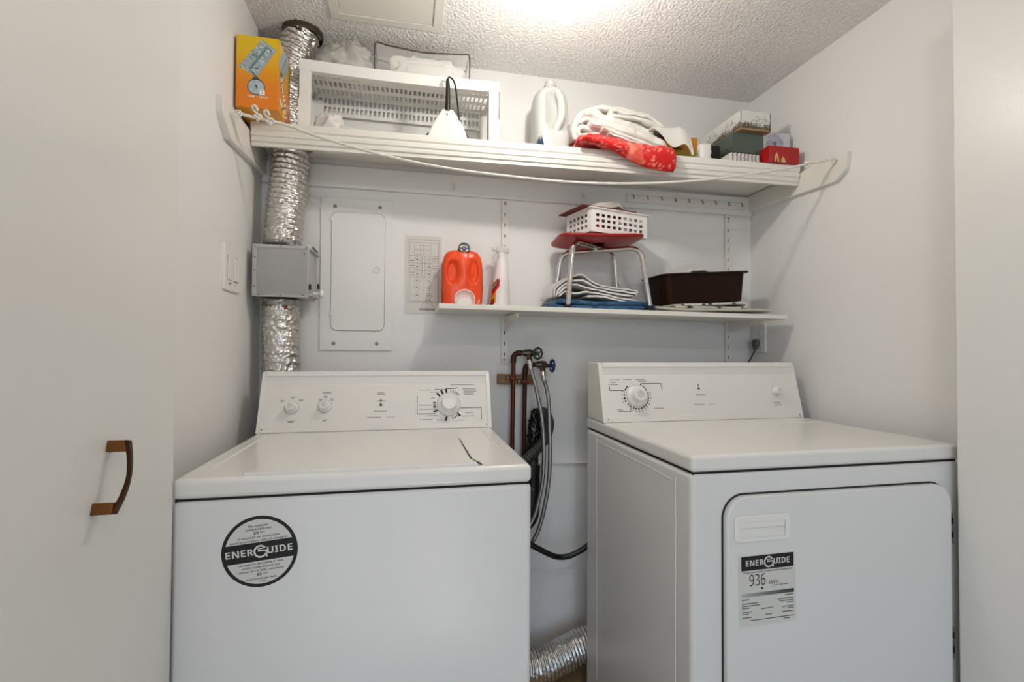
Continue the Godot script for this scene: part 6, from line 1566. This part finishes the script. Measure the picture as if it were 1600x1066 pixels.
	b = B.new(); b.xf = Transform3D(Basis(ex, Vector3(0, 1, 0), -ez), o + ez * Wd); lattice(b, L, Hh, 9, 3, 0.60, 0.55, 0.0025, 0.016, 0.012, 0.014); part("long_side", b, M.plastic, t)
	for e in [0.0, L]: b = B.new(); b.xf = Transform3D(Basis(ez, Vector3(0, 1, 0), ex), o + ex * e); lattice(b, Wd, Hh, 5, 3, 0.60, 0.55, 0.0025, 0.016, 0.012, 0.014); part("short_side", b, M.plastic, t)
	b = B.new(); b.xf = Transform3D(Basis(ex, Vector3(0, 1, 0), -ez), o); b.rbox(Vector3(L / 2, 0.002, -Wd / 2), Vector3(L, 0.003, Wd), 0.001); part("floor_panel", b, M.plastic, t)
	b = B.new(); b.xf = Transform3D(Basis(ex, Vector3(0, 1, 0), -ez), o)
	for e in [0.0, Wd]: b.rbox(Vector3(L / 2, Hh, -e), Vector3(L + 0.014, 0.005, 0.012), 0.002)
	for e in [0.0, L]: b.rbox(Vector3(e, Hh, -Wd / 2), Vector3(0.012, 0.005, Wd + 0.014), 0.002)
	part("rim", b, M.plastic, t)
	t = thing("place_mat", "dark red folded mat lying tilted across the white basket", "mat", Vector3(0.66, 1.64, 0.13))
	b = B.new(); b.xf = Transform3D(Basis(ex, Vector3(0, 1, 0), -ez) * Basis(Vector3(0, 0, 1), 0.015), o + Vector3(0, Hh + 0.0065, 0) + ex * 0.085 + ez * 0.08)
	b.rbox(Vector3.ZERO, Vector3(0.235, 0.004, 0.155), 0.0015); b.rbox(Vector3(0.02, 0.005, -0.01), Vector3(0.23, 0.004, 0.13), 0.0015); part("folded_mat", b, mat(0.42, 0.14, 0.13, 0.7), t)
	b = B.new(); b.xf = Transform3D(Basis(ex, Vector3(0, 1, 0), -ez), o)
	b.rbox(Vector3(0.065, 0.04, -0.02), Vector3(0.10, 0.06, 0.012), 0.003); part("hanging_fold", b, mat(0.55, 0.13, 0.11, 0.7), t)
	t = thing("rolled_cloth", "white and grey cloth bundle on top of the mat in the basket", "cloth", Vector3(0.72, 1.65, 0.1))
	b = B.new(); b.xf = Transform3D(Basis(ex, Vector3(0, 1, 0), -ez), o + Vector3(0, Hh + 0.0165, 0) + ex * 0.07 + ez * 0.04)
	for i in 4:
		b.ribbon([Vector2(-0.03 + i * 0.006, 0.0025 + i * 0.005), Vector2(0.03, 0.006 + i * 0.006), Vector2(0.07, 0.014 + i * 0.007), Vector2(0.088, 0.016 + i * 0.006), Vector2(0.10, 0.008 + i * 0.003)], 0.0055, -0.07, 0.0 - i * 0.004, func(p: Vector3, s: float, q: float) -> Vector3: return p + Vector3(0, 0.002 * ns(p, 40), 0), func(p: Vector3, s: float, q: float) -> Color: return lin(0.84, 0.82, 0.78), 10, 5)
	part("cloth_folds", b, M.cloth, t)
	# blue towel and dish cloths under the stool
	var soft := func(p: Vector3, s: float, q: float) -> Vector3: return p + Vector3(0.003 * ns(p, 20), 0.003 * ns(p + Vector3(1, 2, 0), 24), 0.006 * ns(Vector3(p.x, p.y, 0), 14))
	t = thing("blue_towel", "folded blue towel lying flat under the chrome stool", "towel", Vector3(0.65, 1.296, 0.1))
	b = B.new()
	var bc := func(p: Vector3, s: float, q: float) -> Color: return lin(0.10, 0.26, 0.42).lerp(lin(0.30, 0.48, 0.62), clampf(0.3 + ns(p, 50) * 0.9, 0, 1))
	var ly := func(x: float) -> float: return ledge_y(x)
	b.ribbon([Vector2(0.815, ly.call(0.815) + 0.012), Vector2(0.70, ly.call(0.7) + 0.0095), Vector2(0.60, ly.call(0.6) + 0.0095), Vector2(0.51, ly.call(0.51) + 0.0095), Vector2(0.487, ly.call(0.49) + 0.017), Vector2(0.495, ly.call(0.5) + 0.028), Vector2(0.54, ly.call(0.54) + 0.03), Vector2(0.60, ly.call(0.6) + 0.026), Vector2(0.70, ly.call(0.7) + 0.026), Vector2(0.80, ly.call(0.8) + 0.027), Vector2(0.84, ly.call(0.84) + 0.018), Vector2(0.862, ly.call(0.86) + 0.01)], 0.0145, 0.03, 0.195, soft, bc, 16, 5)
	part("towel_folds", b, M.terry, t)
	t = thing("dish_cloths", "soft pile of white dish cloth folds with dark edging on the blue towel", "dish cloth", Vector3(0.65, 1.33, 0.1))
	var dc := func(p: Vector3, s: float, q: float) -> Color:
		return lin(0.12, 0.11, 0.12) if q > 0.945 and q < 0.985 else lin(0.45, 0.42, 0.42) if q > 0.88 and q < 0.9 else lin(0.88, 0.865, 0.85)
	var lines := [
		[Vector2(0.60, 1.343), Vector2(0.645, 1.347), Vector2(0.70, 1.338), Vector2(0.765, 1.326), Vector2(0.79, 1.322)],
		[Vector2(0.502, 1.343), Vector2(0.526, 1.359), Vector2(0.566, 1.354), Vector2(0.619, 1.359), Vector2(0.701, 1.347), Vector2(0.782, 1.334), Vector2(0.79, 1.326)],
		[Vector2(0.500, 1.351), Vector2(0.528, 1.375), Vector2(0.566, 1.386), Vector2(0.619, 1.373), Vector2(0.70, 1.359), Vector2(0.779, 1.351)],
		[Vector2(0.494, 1.344), Vector2(0.507, 1.368), Vector2(0.548, 1.397), Vector2(0.592, 1.4), Vector2(0.642, 1.379), Vector2(0.71, 1.369), Vector2(0.785, 1.362), Vector2(0.79, 1.354)],
		[Vector2(0.488, 1.342), Vector2(0.498, 1.374), Vector2(0.544, 1.409), Vector2(0.588, 1.42), Vector2(0.624, 1.399), Vector2(0.682, 1.381), Vector2(0.765, 1.374), Vector2(0.797, 1.369), Vector2(0.797, 1.36)]]
	for i in lines.size():
		b = B.new(); b.ribbon(lines[i], 0.0085, 0.035, 0.192 - i * 0.004, soft, dc, 22, 6); part("cloth_fold", b, M.cloth, t)
	# brown tub on folded cloths
	t = thing("striped_cloth", "folded white cloth with black stripes under the brown tub", "cloth", Vector3(1.05, 1.30, 0.12))
	var sc := func(p: Vector3, s: float, q: float) -> Color:
		var k := fposmod((p.x - 0.2 * p.y) * 8.6 + (0.45 if p.y > 1.321 else 0.0), 1.0)
		var inside := k < 0.42
		var fine := absf(k - 0.09) < 0.035 or absf(k - 0.33) < 0.035
		return lin(0.05, 0.05, 0.05) if inside and not fine else lin(0.84, 0.83, 0.80)
	b = B.new()
	b.ribbon([Vector2(0.93, ly.call(0.93) + 0.016), Vector2(1.0, ly.call(1.0) + 0.016), Vector2(1.10, ly.call(1.1) + 0.016), Vector2(1.205, ly.call(1.2) + 0.017), Vector2(1.222, ly.call(1.2) + 0.025), Vector2(1.205, ly.call(1.2) + 0.033), Vector2(1.10, ly.call(1.1) + 0.029), Vector2(1.0, ly.call(1.0) + 0.025), Vector2(0.92, ly.call(0.92) + 0.022)], 0.0085, 0.02, 0.205, null, sc, 10, 8)
	part("cloth_folds", b, M.cloth, t)
	t = thing("beige_cloth", "flat beige cloth at the bottom of the pile under the brown tub", "cloth", Vector3(1.1, 1.297, 0.12))
	b = B.new(); b.ribbon([Vector2(0.855, ly.call(0.855) + 0.013), Vector2(0.89, ly.call(0.89) + 0.010), Vector2(0.95, ly.call(0.95) + 0.0065), Vector2(1.1, ly.call(1.1) + 0.0065), Vector2(1.25, ly.call(1.25) + 0.008), Vector2(1.30, ly.call(1.3) + 0.007), Vector2(1.318, ly.call(1.31) + 0.004)], 0.0095, 0.02, 0.21, func(p: Vector3, s: float, q: float) -> Vector3: return p + Vector3(0, maxf(0.0, 0.003 * ns(p, 60)), 0), func(p: Vector3, s: float, q: float) -> Color: return lin(0.78, 0.75, 0.69), 14, 6)
	part("cloth_layer", b, M.cloth, t)
	t = thing("brown_tub", "dark brown rectangular plastic tub tilted on the cloths of the lower shelf", "tub", Vector3(1.08, 1.335, 0.1))
	var tilt := Basis(Vector3(0, 0, 1), 0.075) * Basis(Vector3.UP, 0.05)
	b = B.new(); b.xf = Transform3D(tilt * Basis(Vector3(1, 0, 0), Vector3(0, 0, -1), Vector3(0, 1, 0)), Vector3(1.079, 1.337, 0.103))
	var rings := [[0.314, 0.126, 0.018, 0.0], [0.320, 0.132, 0.020, 0.004], [0.345, 0.152, 0.024, 0.105], [0.349, 0.156, 0.026, 0.1085]]
	for i in rings.size() - 1: b.wall2(B.rr(rings[i][0], rings[i][1], rings[i][2], 6), rings[i][3], B.rr(rings[i + 1][0], rings[i + 1][1], rings[i + 1][2], 6), rings[i + 1][3])
	b.poly(B.rr(0.314, 0.126, 0.018, 6), 0.0, true)
	for i in rings.size() - 1:
		var p0 := B.rr(rings[i + 1][0] - 0.006, rings[i + 1][1] - 0.006, rings[i + 1][2], 6); var p1 := B.rr(rings[i][0] - 0.006, rings[i][1] - 0.006, rings[i][2], 6)
		p0.reverse(); p1.reverse()
		b.wall2(p1, rings[i][3] + 0.002, p0, rings[i + 1][3])
	b.poly(B.rr(0.308, 0.12, 0.018, 6), 0.002)
	var brown := mat(0.15, 0.072, 0.04, 0.38)
	brown.metallic_specular = 0.25
	part("tub_body", b, brown, t)
	b = B.new(); b.xf = Transform3D(tilt * Basis(Vector3(1, 0, 0), Vector3(0, 0, -1), Vector3(0, 1, 0)), Vector3(1.079, 1.337, 0.103))
	b.prism(B.rr(0.374, 0.180, 0.032, 7), 0.105, 0.1105, 0.002, B.rr(0.343, 0.150, 0.024, 7)); part("rolled_rim", b, brown, t)
	t = thing("white_cloth", "white cloth just showing over the rim inside the brown tub", "cloth", Vector3(1.07, 1.345, 0.1))
	b = B.new(); b.ribbon([Vector2(0.975, 1.35), Vector2(0.99, 1.40), Vector2(1.02, 1.452), Vector2(1.06, 1.461), Vector2(1.10, 1.455), Vector2(1.13, 1.41), Vector2(1.15, 1.36)], 0.012, 0.055, 0.15, soft, func(p: Vector3, s: float, q: float) -> Color: return lin(0.86, 0.85, 0.83), 10, 6); part("cloth_layer", b, M.cloth, t)
